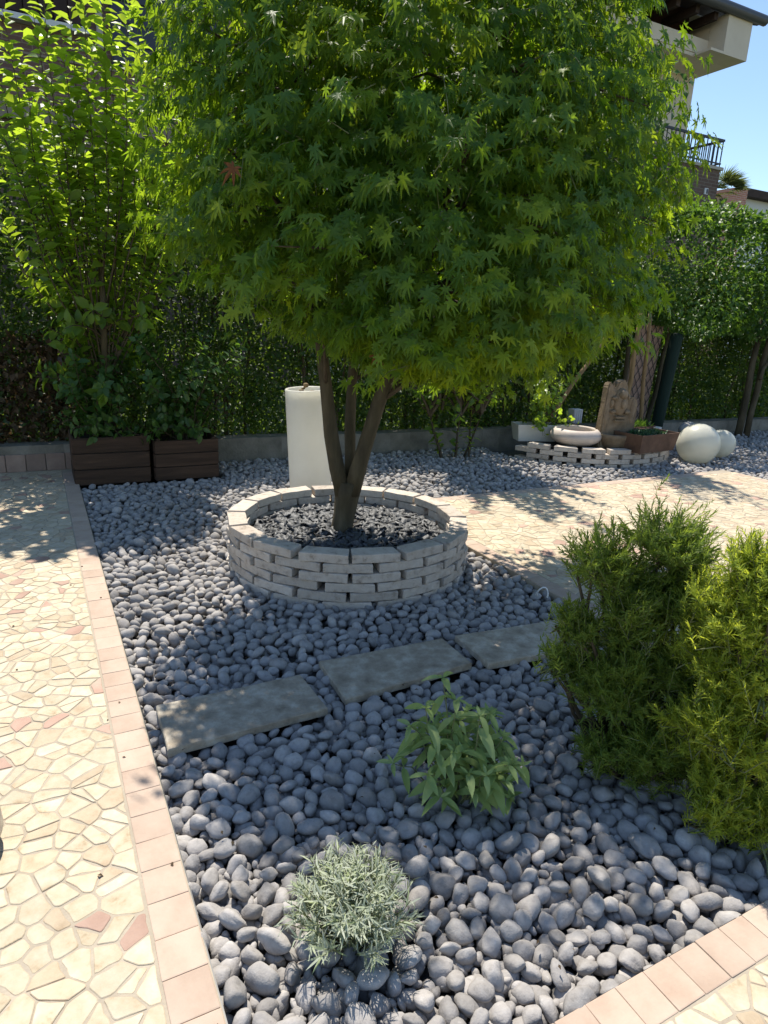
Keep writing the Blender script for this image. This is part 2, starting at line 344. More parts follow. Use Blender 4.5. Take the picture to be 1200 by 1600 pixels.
# leaf templates: y runs from stalk to tip, z is the upper side
def maple_template(seed=0, droop=0.22, curl=0.0):
    rr = random.Random(seed)
    lob = [(-128, 0.42), (-82, 0.68), (-40, 0.92), (0, 1.0), (40, 0.92), (82, 0.68), (128, 0.42)]
    pts = [(0, -0.04)]
    def pol(a, r): return (r * math.sin(R(a)), r * math.cos(R(a)))
    for i, (a, L) in enumerate(lob):
        a += rr.uniform(-4, 4); L *= rr.uniform(0.92, 1.06); w = 0.085
        t = pol(a, L); d = (math.sin(R(a)), math.cos(R(a))); q = (d[1], -d[0])
        m = (d[0] * L * 0.55, d[1] * L * 0.55)
        pts += [(m[0] - q[0] * w, m[1] - q[1] * w), t, (m[0] + q[0] * w, m[1] + q[1] * w)]
        if i < 6:
            a2 = (a + lob[i + 1][0]) / 2; pts.append(pol(a2, 0.27))
    V = [(0, 0.06, 0)]
    for x, y in pts:
        r = math.hypot(x, y); V.append((x * (1 - curl * r), y, -droop * r * r + curl * abs(x) * 0.9 + 0.04 * rr.uniform(-1, 1)))
    n = len(pts)
    return np.array(V), np.array([(0, 1 + (j + 1) % n, 1 + j) for j in range(n)])
def oval_template(w=0.3, fold=0.12, droop=0.15, seg=3):
    V = []; F = []
    ys = [i / (seg + 1) for i in range(seg + 2)]
    for y in ys:
        ww = w * math.sin(math.pi * min(1, y) ** 0.85) ** 0.8 if 0 < y < 1 else 0.0
        z = -droop * y * y
        V += [(-ww, y, z + fold * ww / w * 0.5 if w else z), (0, y, z), (ww, y, z + fold * ww / w * 0.5 if w else z)]
    for i in range(seg + 1):
        a = 3 * i
        F += [(a, a + 1, a + 4), (a, a + 4, a + 3), (a + 1, a + 2, a + 5), (a + 1, a + 5, a + 4)]
    return np.array(V), np.array(F)
def lozenge_template(w=0.3, fold=0.12, droop=0.15):
    return (np.array([(0, 0, 0), (w, 0.45, fold), (0, 0.5, -droop * 0.25), (-w, 0.45, fold), (0, 1, -droop)]),
            np.array([(0, 1, 2), (1, 4, 2), (0, 2, 3), (3, 2, 4)]))
def rand_dir(n): return norm(RNG.normal(size=(n, 3)))

# ------------------------------------------------------------------ ground and paving
g = MB(); g.box(-150, 150, -60, 240, -0.6, -0.16)
gr = g.build('ground', 'lawn'); tag(gr, kind='structure')
bs = prism([(0.20, 0.60), (12.5, 0.60), (12.5, 6.42), (0.20, 6.42)], -0.2, -0.085).build('bed_soil', 'grit'); bs.matrix_world = SITE
tag(bs, kind='structure')
terrace = prism([(-5, -2.5), (12.5, -2.5), (12.5, 0.615), (0.215, 0.615), (0.215, 6.33), (-5, 6.33)], -0.155, -0.002).build('terrace', 'mortar'); terrace.matrix_world = SITE
tag(terrace, kind='structure')
path = prism([(2.41, 0.72), (6.95, 0.72), (6.45, 4.42), (2.41, 4.42)], -0.155, -0.002).build('path', 'mortar'); path.matrix_world = SITE
tag(path, kind='structure')

def in_frame(a, b, z=0.0, mx=420, my=320):
    x, y, d = proj(Sn(np.asarray(a, float), np.asarray(b, float), z))
    return (x > -mx) & (x < 1200 + mx) & (y > -my) & (y < 1600 + my) & (d > 0.2)
def clip(poly, nx, ny, d):
    out = []
    for i in range(len(poly)):
        p, q = poly[i], poly[(i + 1) % len(poly)]
        fp = p[0] * nx + p[1] * ny - d; fq = q[0] * nx + q[1] * ny - d
        if fp <= 0: out.append(p)
        if (fp < 0 < fq) or (fq < 0 < fp):
            t = fp / (fp - fq); out.append((p[0] + (q[0] - p[0]) * t, p[1] + (q[1] - p[1]) * t))
    return out
def crazy_cells(x0, x1, y0, y1, sep, seed):
    rr = random.Random(seed); cell = sep; grid = {}
    pts = []
    n = int((x1 - x0) * (y1 - y0) / (sep * sep) * 3.2)
    for _ in range(n):
        p = (rr.uniform(x0, x1), rr.uniform(y0, y1)); k = (int(p[0] // cell), int(p[1] // cell))
        s2 = (sep * rr.choice((0.5, 0.75, 1.0, 1.2, 1.45))) ** 2
        if any((p[0] - q[0]) ** 2 + (p[1] - q[1]) ** 2 < s2 for i in (-1, 0, 1) for j in (-1, 0, 1) for q in grid.get((k[0] + i, k[1] + j), ())): continue
        grid.setdefault(k, []).append(p); pts.append(p)
    vis = in_frame(np.array([p[0] for p in pts]), np.array([p[1] for p in pts]))
    kd = kdtree.KDTree(len(pts))
    for i, p in enumerate(pts): kd.insert((p[0], p[1], 0), i)
    kd.balance(); cells = []
    for i, p in enumerate(pts):
        if not vis[i]: continue
        poly = [(x0, y0), (x1, y0), (x1, y1), (x0, y1)]
        poly = clip(poly, 1, 0, x1 - 0.003); poly = clip(poly, -1, 0, -(x0 + 0.003)); poly = clip(poly, 0, 1, y1 - 0.003); poly = clip(poly, 0, -1, -(y0 + 0.003))
        for co, j, d in kd.find_n((p[0], p[1], 0), 17):
            if j == i or d == 0: continue
            nx, ny = (co[0] - p[0]) / d, (co[1] - p[1]) / d
            jn = 0.0017 + 0.0016 * ((i * 7 + j * 7) % 10) / 10
            poly = clip(poly, nx, ny, nx * p[0] + ny * p[1] + d / 2 - jn)
            if len(poly) < 3: break
        if len(poly) >= 3:
            ar = 0.5 * abs(sum(poly[k][0] * poly[(k + 1) % len(poly)][1] - poly[(k + 1) % len(poly)][0] * poly[k][1] for k in range(len(poly))))
            todo = [(poly, 0)]
            while todo:
                q, lv = todo.pop()
                ar = 0.5 * abs(sum(q[k][0] * q[(k + 1) % len(q)][1] - q[(k + 1) % len(q)][0] * q[k][1] for k in range(len(q)))) if len(q) > 2 else 0
                if ar < 0.0005: continue
                cx_, cy_ = sum(v[0] for v in q) / len(q), sum(v[1] for v in q) / len(q)
                if ar > 0.0045 * (1 + lv) and rr.random() < (0.42 if lv == 0 else 0.1):   # some stones lie broken in two
                    an_ = rr.uniform(0, 3.1416); nx, ny = math.cos(an_), math.sin(an_); dd = nx * cx_ + ny * cy_ + rr.uniform(-0.012, 0.012)
                    todo += [(clip(q, nx, ny, dd - 0.002), lv + 1), (clip(q, -nx, -ny, -dd - 0.002), lv + 1)]
                else: cells.append((ar, (cx_, cy_), q))
    return cells
def stone_shape(poly, rr):
    n = len(poly); q = []
    for i in range(n):
        p0, p, p1 = Vector(poly[i - 1]), Vector(poly[i]), Vector(poly[(i + 1) % n])
        a = (p0 - p); b = (p1 - p)
        la, lb = min(a.length * 0.3, rr.uniform(0.002, 0.01)), min(b.length * 0.3, rr.uniform(0.002, 0.01))
        if a.length < 1e-5 or b.length < 1e-5: continue
        q.append(p + a.normalized() * la)
        if la > 0.004: q.append(p + (a.normalized() * la + b.normalized() * lb) * 0.28)
        q.append(p + b.normalized() * lb)
        if b.length > 0.05:
            nrm = Vector((-b.y, b.x)).normalized(); q.append(p + b * rr.uniform(0.4, 0.6) + nrm * rr.uniform(-0.0005, 0.0035))
    n = len(q)
    if n < 3: return None
    c = sum(q, Vector((0, 0))) / n; dz = rr.uniform(-0.0014, 0.0014)
    V = []
    for k, (ins, z) in enumerate(((0, -0.012), (0, -0.0014), (0.002, 0.0))):
        for p in q:
            w = p + (c - p).normalized() * ins if ins else p
            V.append((w.x, w.y, z + dz))
    Fs = [(i * n + j, i * n + (j + 1) % n, (i + 1) * n + (j + 1) % n, (i + 1) * n + j) for i in range(2) for j in range(n)]
    Fs.append(tuple(2 * n + j for j in range(n)))
    return c, V, Fs
def lay_paving(host, cells, keep, seed, far_label=None):
    rr = random.Random(seed)
    ca = np.array([c[1][0] for c in cells]); cb = np.array([c[1][1] for c in cells])
    x, y, d = proj(Sn(ca, cb, 0.0))
    inside = (x > -20) & (x < 1220) & (y > -20) & (y < 1620)
    score = np.where(inside, np.array([c[0] for c in cells]) / np.maximum(d, 0.3) ** 3, -1)
    order = np.argsort(-score)
    rest = {'cream': MB(), 'pink': MB(), 'tan': MB()}
    for rank, i in enumerate(order):
        ar, p, poly = cells[i]
        q_ = rr.random(); kind = 'pink' if q_ < 0.05 else 'tan' if q_ < 0.24 else 'cream'
        st = stone_shape(poly, rr)
        if st is None: continue
        c, V, Fs = st
        if rank < keep and score[i] > 0:
            mb = MB().add([(v[0] - c.x, v[1] - c.y, v[2]) for v in V], Fs)
            o = mb.build('paving_stone', kind, host); o.location = (c.x, c.y, 0)
        else:
            rest[kind].add(V, Fs)
    for kind, mb in rest.items():
        if mb.v:
            o = mb.build('paving_stones', kind, host); tag(o, kind='stuff')

left_cells = crazy_cells(-3.6, 0.116, 0.3, 6.29, 0.062, 3)
near_cells = crazy_cells(0.116, 2.6, 0.1, 0.612, 0.062, 4)
lay_paving(terrace, left_cells + near_cells, 290, 5)
path_cells = [c for c in crazy_cells(2.505, 6.5, 0.9, 4.325, 0.08, 6)]
lay_paving(path, path_cells, 290, 7)

# border tiles, one by one along each bed
tile_me = [bevel_box('tile', 0.1, 0.0858, 0.02, 0.0028, 2, 0.0014) for _ in range(5)]
def tile_row(host, a0, b0, da, db, n, pitch, rot, stretch=1.0):
    for i in range(n):
        a, b = a0 + da * pitch * (i + 0.5), b0 + db * pitch * (i + 0.5)
        if not in_frame(a, b, 0, 440, 340).any(): continue
        o = new_obj('border_tile', tile_me[random.randrange(5)], host, 'tile')
        o.scale = (1, stretch, 1)
        o.location = (a, b, -0.0098 + random.uniform(-0.0006, 0.0006)); o.rotation_euler = (0, 0, rot + random.uniform(-0.012, 0.012))
tile_row(terrace, 0.1695, 0.615, 0, 1, 52, 0.107, 0, 1.23)
tile_row(terrace, 0.225, 0.664, 1, 0, 30, 0.0875, R(90))
tile_row(path, 2.452, 0.8, 0, 1, 37, 0.0875, 0)
tile_row(path, 2.51, 4.375, 1, 0, 41, 0.0875, R(90))
tile_row(path, 6.42, 3.2, 0, 1, 12, 0.0875, 0)
bstrip = MB()
bstrip.box(0.113, 0.2225, 0.612, 6.32, -0.15, -0.0024); bstrip.box(0.2228, 12.4, 0.6155, 0.7125, -0.15, -0.0024)
bstrip2 = MB(); bstrip2.box(0.2226, 0.2256, 0.7132, 6.2, -0.12, -0.004); bstrip2.box(0.2258, 12.3, 0.7132, 0.7162, -0.12, -0.004)
es = bstrip2.build('edging_strip', 'metal'); es.matrix_world = SITE; tag(es, kind='structure')
bb = bstrip.build('border_bed', 'mortar'); bb.matrix_world = SITE; tag(bb, kind='structure')
bstrip = MB(); bstrip.box(2.398, 2.506, 0.722, 4.43, -0.15, -0.0024); bstrip.box(2.5065, 6.47, 4.322, 4.43, -0.15, -0.0024)
bb = bstrip.build('path_border_bed', 'mortar'); bb.matrix_world = SITE; tag(bb, kind='structure')

# ------------------------------------------------------------------ slabs
SLABS = [
    ([(-0.800, 2.085), (-0.305, 2.345), (-0.175, 2.117), (-0.673, 1.835)], 'pale left stepping slab half in sunlight, nearest the paved terrace'),
    ([(-0.246, 2.465), (0.293, 2.703), (0.402, 2.491), (-0.114, 2.191)], 'dark middle stepping slab raised on the pebbles, between two other slabs'),
    ([(0.355, 2.747), (0.93, 2.995), (1.06, 2.75), (0.475, 2.497)], 'grey stepping slab running under the rosemary bush'),
]
for k, (poly, lab) in enumerate(SLABS):
    c = Vector((sum(p[0] for p in poly) / 4, sum(p[1] for p in poly) / 4))
    pl = []
    n = 4
    for i in range(4):
        p, q = Vector(poly[i]), Vector(poly[(i + 1) % 4])
        for t in np.linspace(0, 1, 9)[:-1]:
            w = p.lerp(q, t); w += Vector(noise.noise_vector(Vector((w.x * 12, w.y * 12, k)))).to_2d() * 0.004
            pl.append((w.x - c.x, w.y - c.y))
    mb = prism(pl[::-1], -0.022, 0.008, 0.004)
    o = mb.build('stepping_slab', 'slate'); o.location = (c.x, c.y, 0.006); tag(o, lab, 'stepping stone', 'stepping slabs across the pebble bed')
    o.rotation_euler = [(0, 0, 0), (R(0.8), R(-1.0), 0), (R(-0.5), 0, 0)][k]

# ------------------------------------------------------------------ pebbles
RING = Vector((-0.21, 3.79))
def ico(sub):
    bm = bmesh.new(); bmesh.ops.create_icosphere(bm, subdivisions=sub, radius=1)
    V = np.array([v.co[:] for v in bm.verts]); Fs = np.array([[v.index for v in f.verts] for f in bm.faces]); bm.free(); return V, Fs
ICO3, ICO2 = ico(3), ico(2)
def pebble_shape(V, seed):
    q = Vector((seed * 3.1, seed * 1.7, seed * 0.9)); out = []
    for v in V:
        v = Vector(v); n1 = noise.noise(v * 0.8 + q); n2 = noise.noise(v * 2.1 + q)
        r = 1 + 0.34 * n1 + 0.13 * n2
        w = v * r
        for pn, lim in ((Vector(noise.noise_vector(q)).normalized(), 0.82), (Vector(noise.noise_vector(q * 2 + Vector((3, 1, 2)))).normalized(), 0.84), (Vector(noise.noise_vector(q * 3 + Vector((5, 4, 1)))).normalized(), 0.76), (Vector(noise.noise_vector(q * 4 + Vector((1, 7, 3)))).normalized(), 0.72)):
            d = w.dot(pn)
            if d > lim: w -= pn * (d - lim) * 0.75
        out.append(w[:])
    return np.array(out)
NV = 14
PEB3 = [pebble_shape(ICO3[0], i) for i in range(NV)]; PEB2 = [pebble_shape(ICO2[0], i) for i in range(NV)]
def pip(px, py, poly):
    s = 0; n = len(poly)
    for i in range(n):
        (x0, y0), (x1, y1) = poly[i], poly[(i + 1) % n]
        if (y0 > py) != (y1 > py) and px < (x1 - x0) * (py - y0) / (y1 - y0) + x0: s ^= 1
    return s
def grow(poly, k):
    c = (sum(p[0] for p in poly) / len(poly), sum(p[1] for p in poly) / len(poly))
    return [(c[0] + (p[0] - c[0]) * k, c[1] + (p[1] - c[1]) * k) for p in poly]
SL_OUT = [grow(p, 0.97) for p, _ in SLABS]
CB = (5.75, 6.05, 1.15)   # the half-round brick bed at the back: centre a, b and radius
def bed_ok(a, b, r):
    main = (0.2 + r < a < 2.42 - r and 0.70 + r < b < 6.3)
    back = (2.3 < a < 11.5 and 4.40 + r < b < 6.3)
    right = (6.46 + r < a < 10.5 and 3.0 < b < 4.5)
    if not (main or back or right): return False
    if 0.1 < a < 1.42 and 5.70 - r * 0.4 < b: return False
    if math.hypot(a - CB[0], b - CB[1]) < CB[2] - 0.02 + r * 0.5: return False
    w = S(a, b)
    if (w.x - RING.x) ** 2 + (w.y - RING.y) ** 2 < (0.66 + r * 0.3) ** 2: return False
    return True
def throw(n, rmin, rmax, sep, slabs):
    grid = {}; out = []; rr = random.Random(int(n))
    while n > 0:
        n -= 1
        if rr.random() < 0.55: a, b = rr.uniform(0.2, 2.4), rr.uniform(0.7, 6.3)
        else: a, b = rr.uniform(2.3, 11.5), rr.uniform(3.0, 6.3)
        r = rmin + (rmax - rmin) * rr.random() ** 1.3
        if not bed_ok(a, b, r * 0.8): continue
        k = (int(a // 0.1), int(b // 0.1)); bad = False
        for i in (-1, 0, 1):
            for j in (-1, 0, 1):
                for q in grid.get((k[0] + i, k[1] + j), ()):
                    if (a - q[0]) ** 2 + (b - q[1]) ** 2 < (sep * (r + q[2])) ** 2: bad = True; break
                if bad: break
            if bad: break
        if bad: continue
        w = S(a, b)
        if slabs and any(pip(w.x, w.y, s) for s in SL_OUT): continue
        grid.setdefault(k, []).append((a, b, r)); out.append((w.x, w.y, r))
    return out
def pebble_batch(items, z0, spread):
    arr = np.array(items); x, y, d = proj(np.c_[arr[:, :2], np.zeros(len(arr))])
    ok = (x > -400) & (x < 1600) & (y > 400) & (y < 1950) & (d > 0.2)
    arr = arr[ok]; n = len(arr)
    ax = np.c_[arr[:, 2] * RNG.uniform(0.98, 1.25, n), arr[:, 2] * RNG.uniform(0.78, 0.98, n), arr[:, 2] * RNG.uniform(0.55, 0.78, n)]
    up = norm(np.c_[RNG.normal(size=(n, 2)) * 0.42, np.ones(n)]); t = rand_dir(n)
    P = np.c_[arr[:, :2], z0 + RNG.uniform(-spread, spread, n) + arr[:, 2] * 0.35]
    return P, frames(t, up), ax, d[ok], x[ok], y[ok]
L0 = pebble_batch(throw(150000, 0.021, 0.036, 0.76, True), -0.066, 0.006)
L1 = pebble_batch(throw(140000, 0.0235, 0.0385, 0.80, True), -0.040, 0.009)
L2 = pebble_batch(throw(160000, 0.0125, 0.018, 0.78, True), -0.056, 0.006)
L2 = [q[L2[3] < 2.7] for q in L2]   # small ones fill the gaps where they can be seen
P, Q, A, D, X, Yp = (np.concatenate([u_, v_, w_]) for u_, v_, w_ in zip(L0, L1, L2))
top = np.r_[np.zeros(len(L0[0])), np.ones(len(L1[0])), np.full(len(L2[0]), -0.25)]
vis = (X > 5) & (X < 1195) & (Yp > 600) & (Yp < 1600)
under = ((X > 930) & (Yp < 1230) & (Yp > 850)) | ((X > 1100) & (Yp < 1330) & (Yp > 900)) | ((X > 440) & (X < 660) & (Yp > 1330) & (Yp < 1500))
score = np.where(vis & ~under, A[:, 0] * A[:, 1] / D ** 2 * (0.25 + top), -1)
order = np.argsort(-score); own = order[:300]
def pebble_zone(p, ax):
    a = p[0] * VA[0] + p[1] * VA[1]; b = p[0] * UB[0] + p[1] * UB[1]
    shape = 'elongated' if ax[0] > ax[1] * 1.42 else 'rounded'
    size = 'big' if ax[0] > 0.043 else 'medium' if ax[0] > 0.036 else 'small'
    if b < 0.80: z = 'lying along the lower border tiles'
    elif a < 0.31: z = 'lying along the left border tiles'
    elif math.hypot(p[0] + 0.035, p[1] - 1.2) < 0.25: z = 'beside the silvery lavender'
    elif math.hypot(p[0] - 0.26, p[1] - 1.73) < 0.26: z = 'beside the green sage plant'
    elif p[1] > 1.95 and p[0] < 0.45: z = 'between the stepping slabs and the sage'
    elif p[0] > 0.62: z = 'below the rosemary bushes'
    elif p[0] < -0.2: z = 'between the lavender and the left border tiles'
    elif b < 1.05: z = 'between the lavender and the lower border tiles'
    else: z = 'between the lavender, the sage and the rosemary'
    return f'{size} {shape} grey pebble {z}', f'{size} {shape} pebbles {z}'
peb_me = []
for i in range(NV):
    me = fast_mesh('pebble', PEB3[i], ICO3[1], True); me.materials.append(MT['pebble']); peb_me.append(me)
for k, i in enumerate(own):
    o = bpy.data.objects.new('pebble', peb_me[k % NV]); COL.objects.link(o)
    o.matrix_world = mat4(Q[i], A[i], P[i])
    zl, zg = pebble_zone(P[i], A[i])
    tag(o, zl, 'pebble', zg)
rest = np.setdiff1d(np.arange(len(P)), own)
VV, FF, off = [], [], 0
for hi in (True, False):
    sel = rest[(D[rest] < 2.6) == hi]
    T, Fc = (PEB3, ICO3[1]) if hi and len(sel) < 3500 else (PEB2, ICO2[1])
    for v in range(NV):
        s = sel[v::NV]
        if not len(s): continue
        V = np.einsum('nij,nkj->nki', Q[s], T[v][None] * A[s][:, None, :]) + P[s][:, None, :]
        m = len(T[v]); VV.append(V.reshape(-1, 3)); FF.append((Fc[None] + (np.arange(len(s)) * m)[:, None, None]).reshape(-1, 3) + off); off += len(s) * m
me = fast_mesh('pebbles', np.concatenate(VV), np.concatenate(FF), True)
o = new_obj('pebbles', me, None, 'pebble'); tag(o, 'smaller and farther grey pebbles filling the garden bed', 'pebbles', None, 'stuff')
N_PEB = len(P)

# ------------------------------------------------------------------ ring of bricks round the maple
ring = root('brick_ring', (RING.x, RING.y, 0), 'round raised ring of pale stacked bricks around the maple trunk', 'planter')
NB, RO_, DEP, HC = 16, 0.725, 0.105, 0.0515
br_me = [bevel_box('brick', 0.254, DEP, HC - 0.004, 0.0055, 2, 0.0035, 0.885, 3) for _ in range(7)]
for cidx in range(6):
    for j in range(NB):
        an = 2 * math.pi * (j + (0.5 if cidx % 2 else 0) + random.uniform(-0.03, 0.03)) / NB + 0.07
        o = new_obj('brick', br_me[random.randrange(7)], ring, 'brick')
        rm = RO_ * math.cos(math.pi / NB) - DEP / 2 + random.uniform(-0.007, 0.007)
        o.location = (math.cos(an) * rm, math.sin(an) * rm, -0.045 + HC * (cidx + 0.5))
        o.rotation_euler = (random.uniform(-0.012, 0.012), random.uniform(-0.012, 0.012), an + R(90) + random.uniform(-0.02, 0.02))
n = 40
soil = MB().lathe([(0.001, 0.175), (0.2, 0.17), (0.45, 0.15), (0.62, 0.135), (0.62, -0.05)], 40).build('planting_soil', 'soil', ring)
# slate mulch
CH_V, CH_F = np.array([(-.5, -.35, -.1), (.4, -.5, -.1), (.6, .2, -.1), (.05, .55, -.1), (-.55, .2, -.1), (-.5, -.35, .1), (.4, -.5, .1), (.6, .2, .1), (.05, .55, .1), (-.55, .2, .1)]), None
CH_F = np.array([(5, 6, 7), (5, 7, 8), (5, 8, 9), (0, 1, 6), (0, 6, 5), (1, 2, 7), (1, 7, 6), (2, 3, 8), (2, 8, 7), (3, 4, 9), (3, 9, 8), (4, 0, 5), (4, 5, 9)])
n = 1500
rr_ = 0.575 * np.sqrt(RNG.uniform(0.01, 1, n)); an = RNG.uniform(0, 2 * np.pi, n)
hz = 0.182 - 0.04 * (rr_ / 0.6) + RNG.uniform(-0.006, 0.014, n)
mp_ = np.c_[rr_ * np.cos(an), rr_ * np.sin(an), hz]
mul = new_obj('slate_mulch', scatter('slate_mulch', CH_V, CH_F, mp_, frames(rand_dir(n), norm(np.c_[RNG.normal(size=(n, 2)) * 0.45, np.ones(n)])), np.c_[RNG.uniform(0.03, 0.075, n), RNG.uniform(0.022, 0.055, n), RNG.uniform(0.03, 0.06, n)]), ring, 'chip')
tag(mul, kind='stuff')

# ------------------------------------------------------------------ the maple
MP = Vector((-0.25, 3.757, 0.15))
maple = root('maple_tree', MP, 'large green palmate-leaved maple growing from the round brick ring', 'tree')
def W(p): return Vector(p) - MP
tr = MB()
tr.tube([W(p) for p in ((-0.245, 3.757, 0.08), (-0.248, 3.757, 0.17), (-0.235, 3.757, 0.27), (-0.225, 3.76, 0.38), (-0.22, 3.76, 0.47))], [0.08, 0.066, 0.06, 0.066, 0.072], 14, wob=0.25)
LIMBS = [
    [(-0.245, 3.755, 0.40), (-0.285, 3.74, 0.55), (-0.325, 3.72, 0.75), (-0.355, 3.70, 1.02), (-0.40, 3.66, 1.35), (-0.50, 3.58, 1.8), (-0.60, 3.5, 2.3), (-0.66, 3.45, 2.8)],
    [(-0.205, 3.79, 0.42), (-0.215, 3.83, 0.58), (-0.225, 3.86, 0.8), (-0.22, 3.86, 1.05), (-0.18, 3.82, 1.5), (-0.10, 3.72, 2.1), (0.0, 3.6, 2.8)],
    [(-0.195, 3.75, 0.40), (-0.165, 3.735, 0.55), (-0.12, 3.72, 0.72), (-0.055, 3.70, 0.95), (0.01, 3.68, 1.15), (0.10, 3.63, 1.5), (0.22, 3.57, 1.9), (0.36, 3.5, 2.4), (0.45, 3.45, 2.9)],
]
LR = [[0.05, 0.044, 0.04, 0.036, 0.032, 0.027, 0.02, 0.011], [0.044, 0.035, 0.031, 0.028, 0.025, 0.02, 0.011], [0.05, 0.045, 0.042, 0.039, 0.034, 0.03, 0.025, 0.018, 0.01]]
for l, r in zip(LIMBS, LR): tr.tube([W(p) for p in l], r, 11, wob=0.22)
tr.tube([W((0.0, 3.68, 1.12)), W((0.05, 3.66, 1.1)), W((0.12, 3.62, 1.16))], [0.02, 0.018, 0.012], 8)
tr.build('trunk', 'bark', maple)
# crown outline by height: left and right limits, measured
CZ = np.array([1.12, 1.19, 1.30, 1.42, 1.53, 1.66, 1.93, 2.2, 2.46, 2.72, 2.9, 3.05, 3.2])
CXL = np.array([0.10, -0.28, -0.50, -0.80, -0.98, -1.12, -1.19, -1.19, -1.19, -1.17, -1.08, -0.85, -0.4])
CXR = np.array([0.60, 0.98, 1.24, 1.40, 1.46, 1.52, 1.56, 1.58, 1.44, 1.40, 1.27, 1.0, 0.5])
CY0, CYF = 3.5, 0.82
def crown_at(z):
    xl = np.interp(z, CZ, CXL); xr = np.interp(z, CZ, CXR); return (xl + xr) / 2 + 0.01, (xr - xl) / 2 * 1.05
def crown_points(n, shell=0.5):
    z = 1.1 + RNG.uniform(0, 1, n * 2) * 2.1
    cx, rx = crown_at(z); keep = RNG.uniform(0, 1.3, n * 2) < rx; z, cx, rx = z[keep][:n], cx[keep][:n], rx[keep][:n]; n = len(z)
    an = RNG.uniform(0, 2 * np.pi, n); f = RNG.uniform(0.12, 1, n) ** shell
    rx = np.maximum(rx - 0.05, 0.03)
    ry = np.minimum(rx, 1.15) * CYF
    ca = np.sign(np.cos(an)) * np.abs(np.cos(an)) ** 0.75; sa = np.sign(np.sin(an)) * np.abs(np.sin(an)) ** 0.85
    return np.c_[cx + rx * f * ca, CY0 + ry * f * sa + 0.06 * (z - 2) + 0.5 * np.maximum(0, cx + rx * f * ca - 0.1), z], np.c_[np.cos(an), np.sin(an), np.zeros(n)], f
anchors, outd, fr = crown_points(3300, 0.62)
hang = (RNG.uniform(0, 1, len(anchors)) < 0.09) & (fr > 0.7)
anchors[hang] += outd[hang] * RNG.uniform(0.02, 0.13, (hang.sum(), 1)); anchors[hang & (anchors[:, 2] < 1.8), 2] -= RNG.uniform(0.02, 0.14, (hang & (anchors[:, 2] < 1.8)).sum())
# branches to some of the anchors
br = MB(); limb_pts = [(Vector(p), r) for l, rr2 in zip(LIMBS, LR) for p, r in zip(l[3:], rr2[3:])]
for i in range(0, len(anchors), 24):
    tgt = Vector(anchors[i])
    cand = [(p, r) for p, r in limb_pts if p.z < tgt.z + 0.15] or limb_pts[:1]
    p, r = min(cand, key=lambda q: (q[0] - tgt).length * random.uniform(0.8, 1.2))
    mid = p.lerp(tgt, 0.5) + Vector((random.uniform(-.06, .06), random.uniform(-.06, .06), 0.10 * (tgt - p).length))
    br.tube([W(p), W(p.lerp(mid, 0.5) + Vector((0, 0, 0.02))), W(mid), W(mid.lerp(tgt, 0.6)), W(tgt)], [min(r * 0.6, 0.014), 0.009, 0.007, 0.005, 0.0025], 5)
br.build('branches', 'twig', maple)
# sprays: each twig carries a run of hanging leaves
tw = MB(); LP, LT, LN, LS, LY = [], [], [], [], []
for i, (p, d) in enumerate(zip(anchors, outd)):
    young = noise.noise(Vector(p) * 2.6 + Vector((9, 2, 4))) + RNG.normal() * 0.12 > 0.24  # noise picks clumps of sprays for the paler leaf colour
    k = int(RNG.integers(7, 13)); L = RNG.uniform(0.14, 0.3)
    dirv = norm(d + np.array((0, 0, RNG.uniform(-0.5, 0.1))) + RNG.normal(size=3) * 0.35)
    base = p - dirv * L * 0.8
    if i % 2 == 0: tw.tube([W(base), W(base + dirv * L * 0.55 + np.array((0, 0, 0.012))), W(p)], [0.0024, 0.0018, 0.001], 4, cap=False)
    side = norm(np.cross(dirv, (0, 0, 1)))
    for j in range(k):
        s = (j + 0.6) / k
        q = base + dirv * L * (0.25 + 0.8 * s) + side * RNG.uniform(-0.06, 0.06) + RNG.normal(size=3) * 0.014
        sd = 1 if j % 2 else -1
        t = dirv * 0.55 + side * sd * 0.55 * (1 - 0.7 * s) + np.array((0, 0, -0.75)) + RNG.normal(size=3) * 0.25
        nn = d * 0.75 + np.array((0, 0, 0.75)) + RNG.normal(size=3) * 0.38
        LP.append(q); LT.append(t); LN.append(nn); LS.append(RNG.uniform(0.04, 0.08)); LY.append(young)
LP = np.array(LP); LS = np.array(LS); LR_ = frames(np.array(LT), np.array(LN))
tag(tw.build('twigs', 'greentwig', maple), kind='stuff')
x, y, d = proj(LP); tocam = norm(np.array((0, 0, EYE)) - LP); facing = np.abs((LR_[:, :, 2] * tocam).sum(-1))
front = ((tocam * norm(LP - np.array((0.1, CY0, 2.0)))).sum(-1) > 0.35)
sc = np.where((x > 60) & (x < 1140) & (y > 5) & (y < 700) & front, LS / d * facing, -1)
own = np.argsort(-sc)[:300]
TM = [maple_template(0, 0.22), maple_template(1, 0.4, 0.12), maple_template(2, 0.1, 0.22)]
mm = []
for i in range(3):
    me = fast_mesh('leaf', *TM[i]); me.materials.append(MT['maple']); mm.append(me)
me = fast_mesh('leaf', *TM[1]); me.materials.append(MT['redleaf']); red = me
ml = fast_mesh('leaf', *TM[2]); ml.materials.append(MT['maplelight'])
LY = np.array(LY)
for k, i in enumerate(own):
    o = bpy.data.objects.new('leaf', red if k % 140 == 37 else ml if LY[i] else mm[k % 3]); COL.objects.link(o); o.parent = maple
    o.matrix_basis = mat4(LR_[i], LS[i], LP[i] - np.array(MP))
rest = np.setdiff1d(np.arange(len(LP)), own)
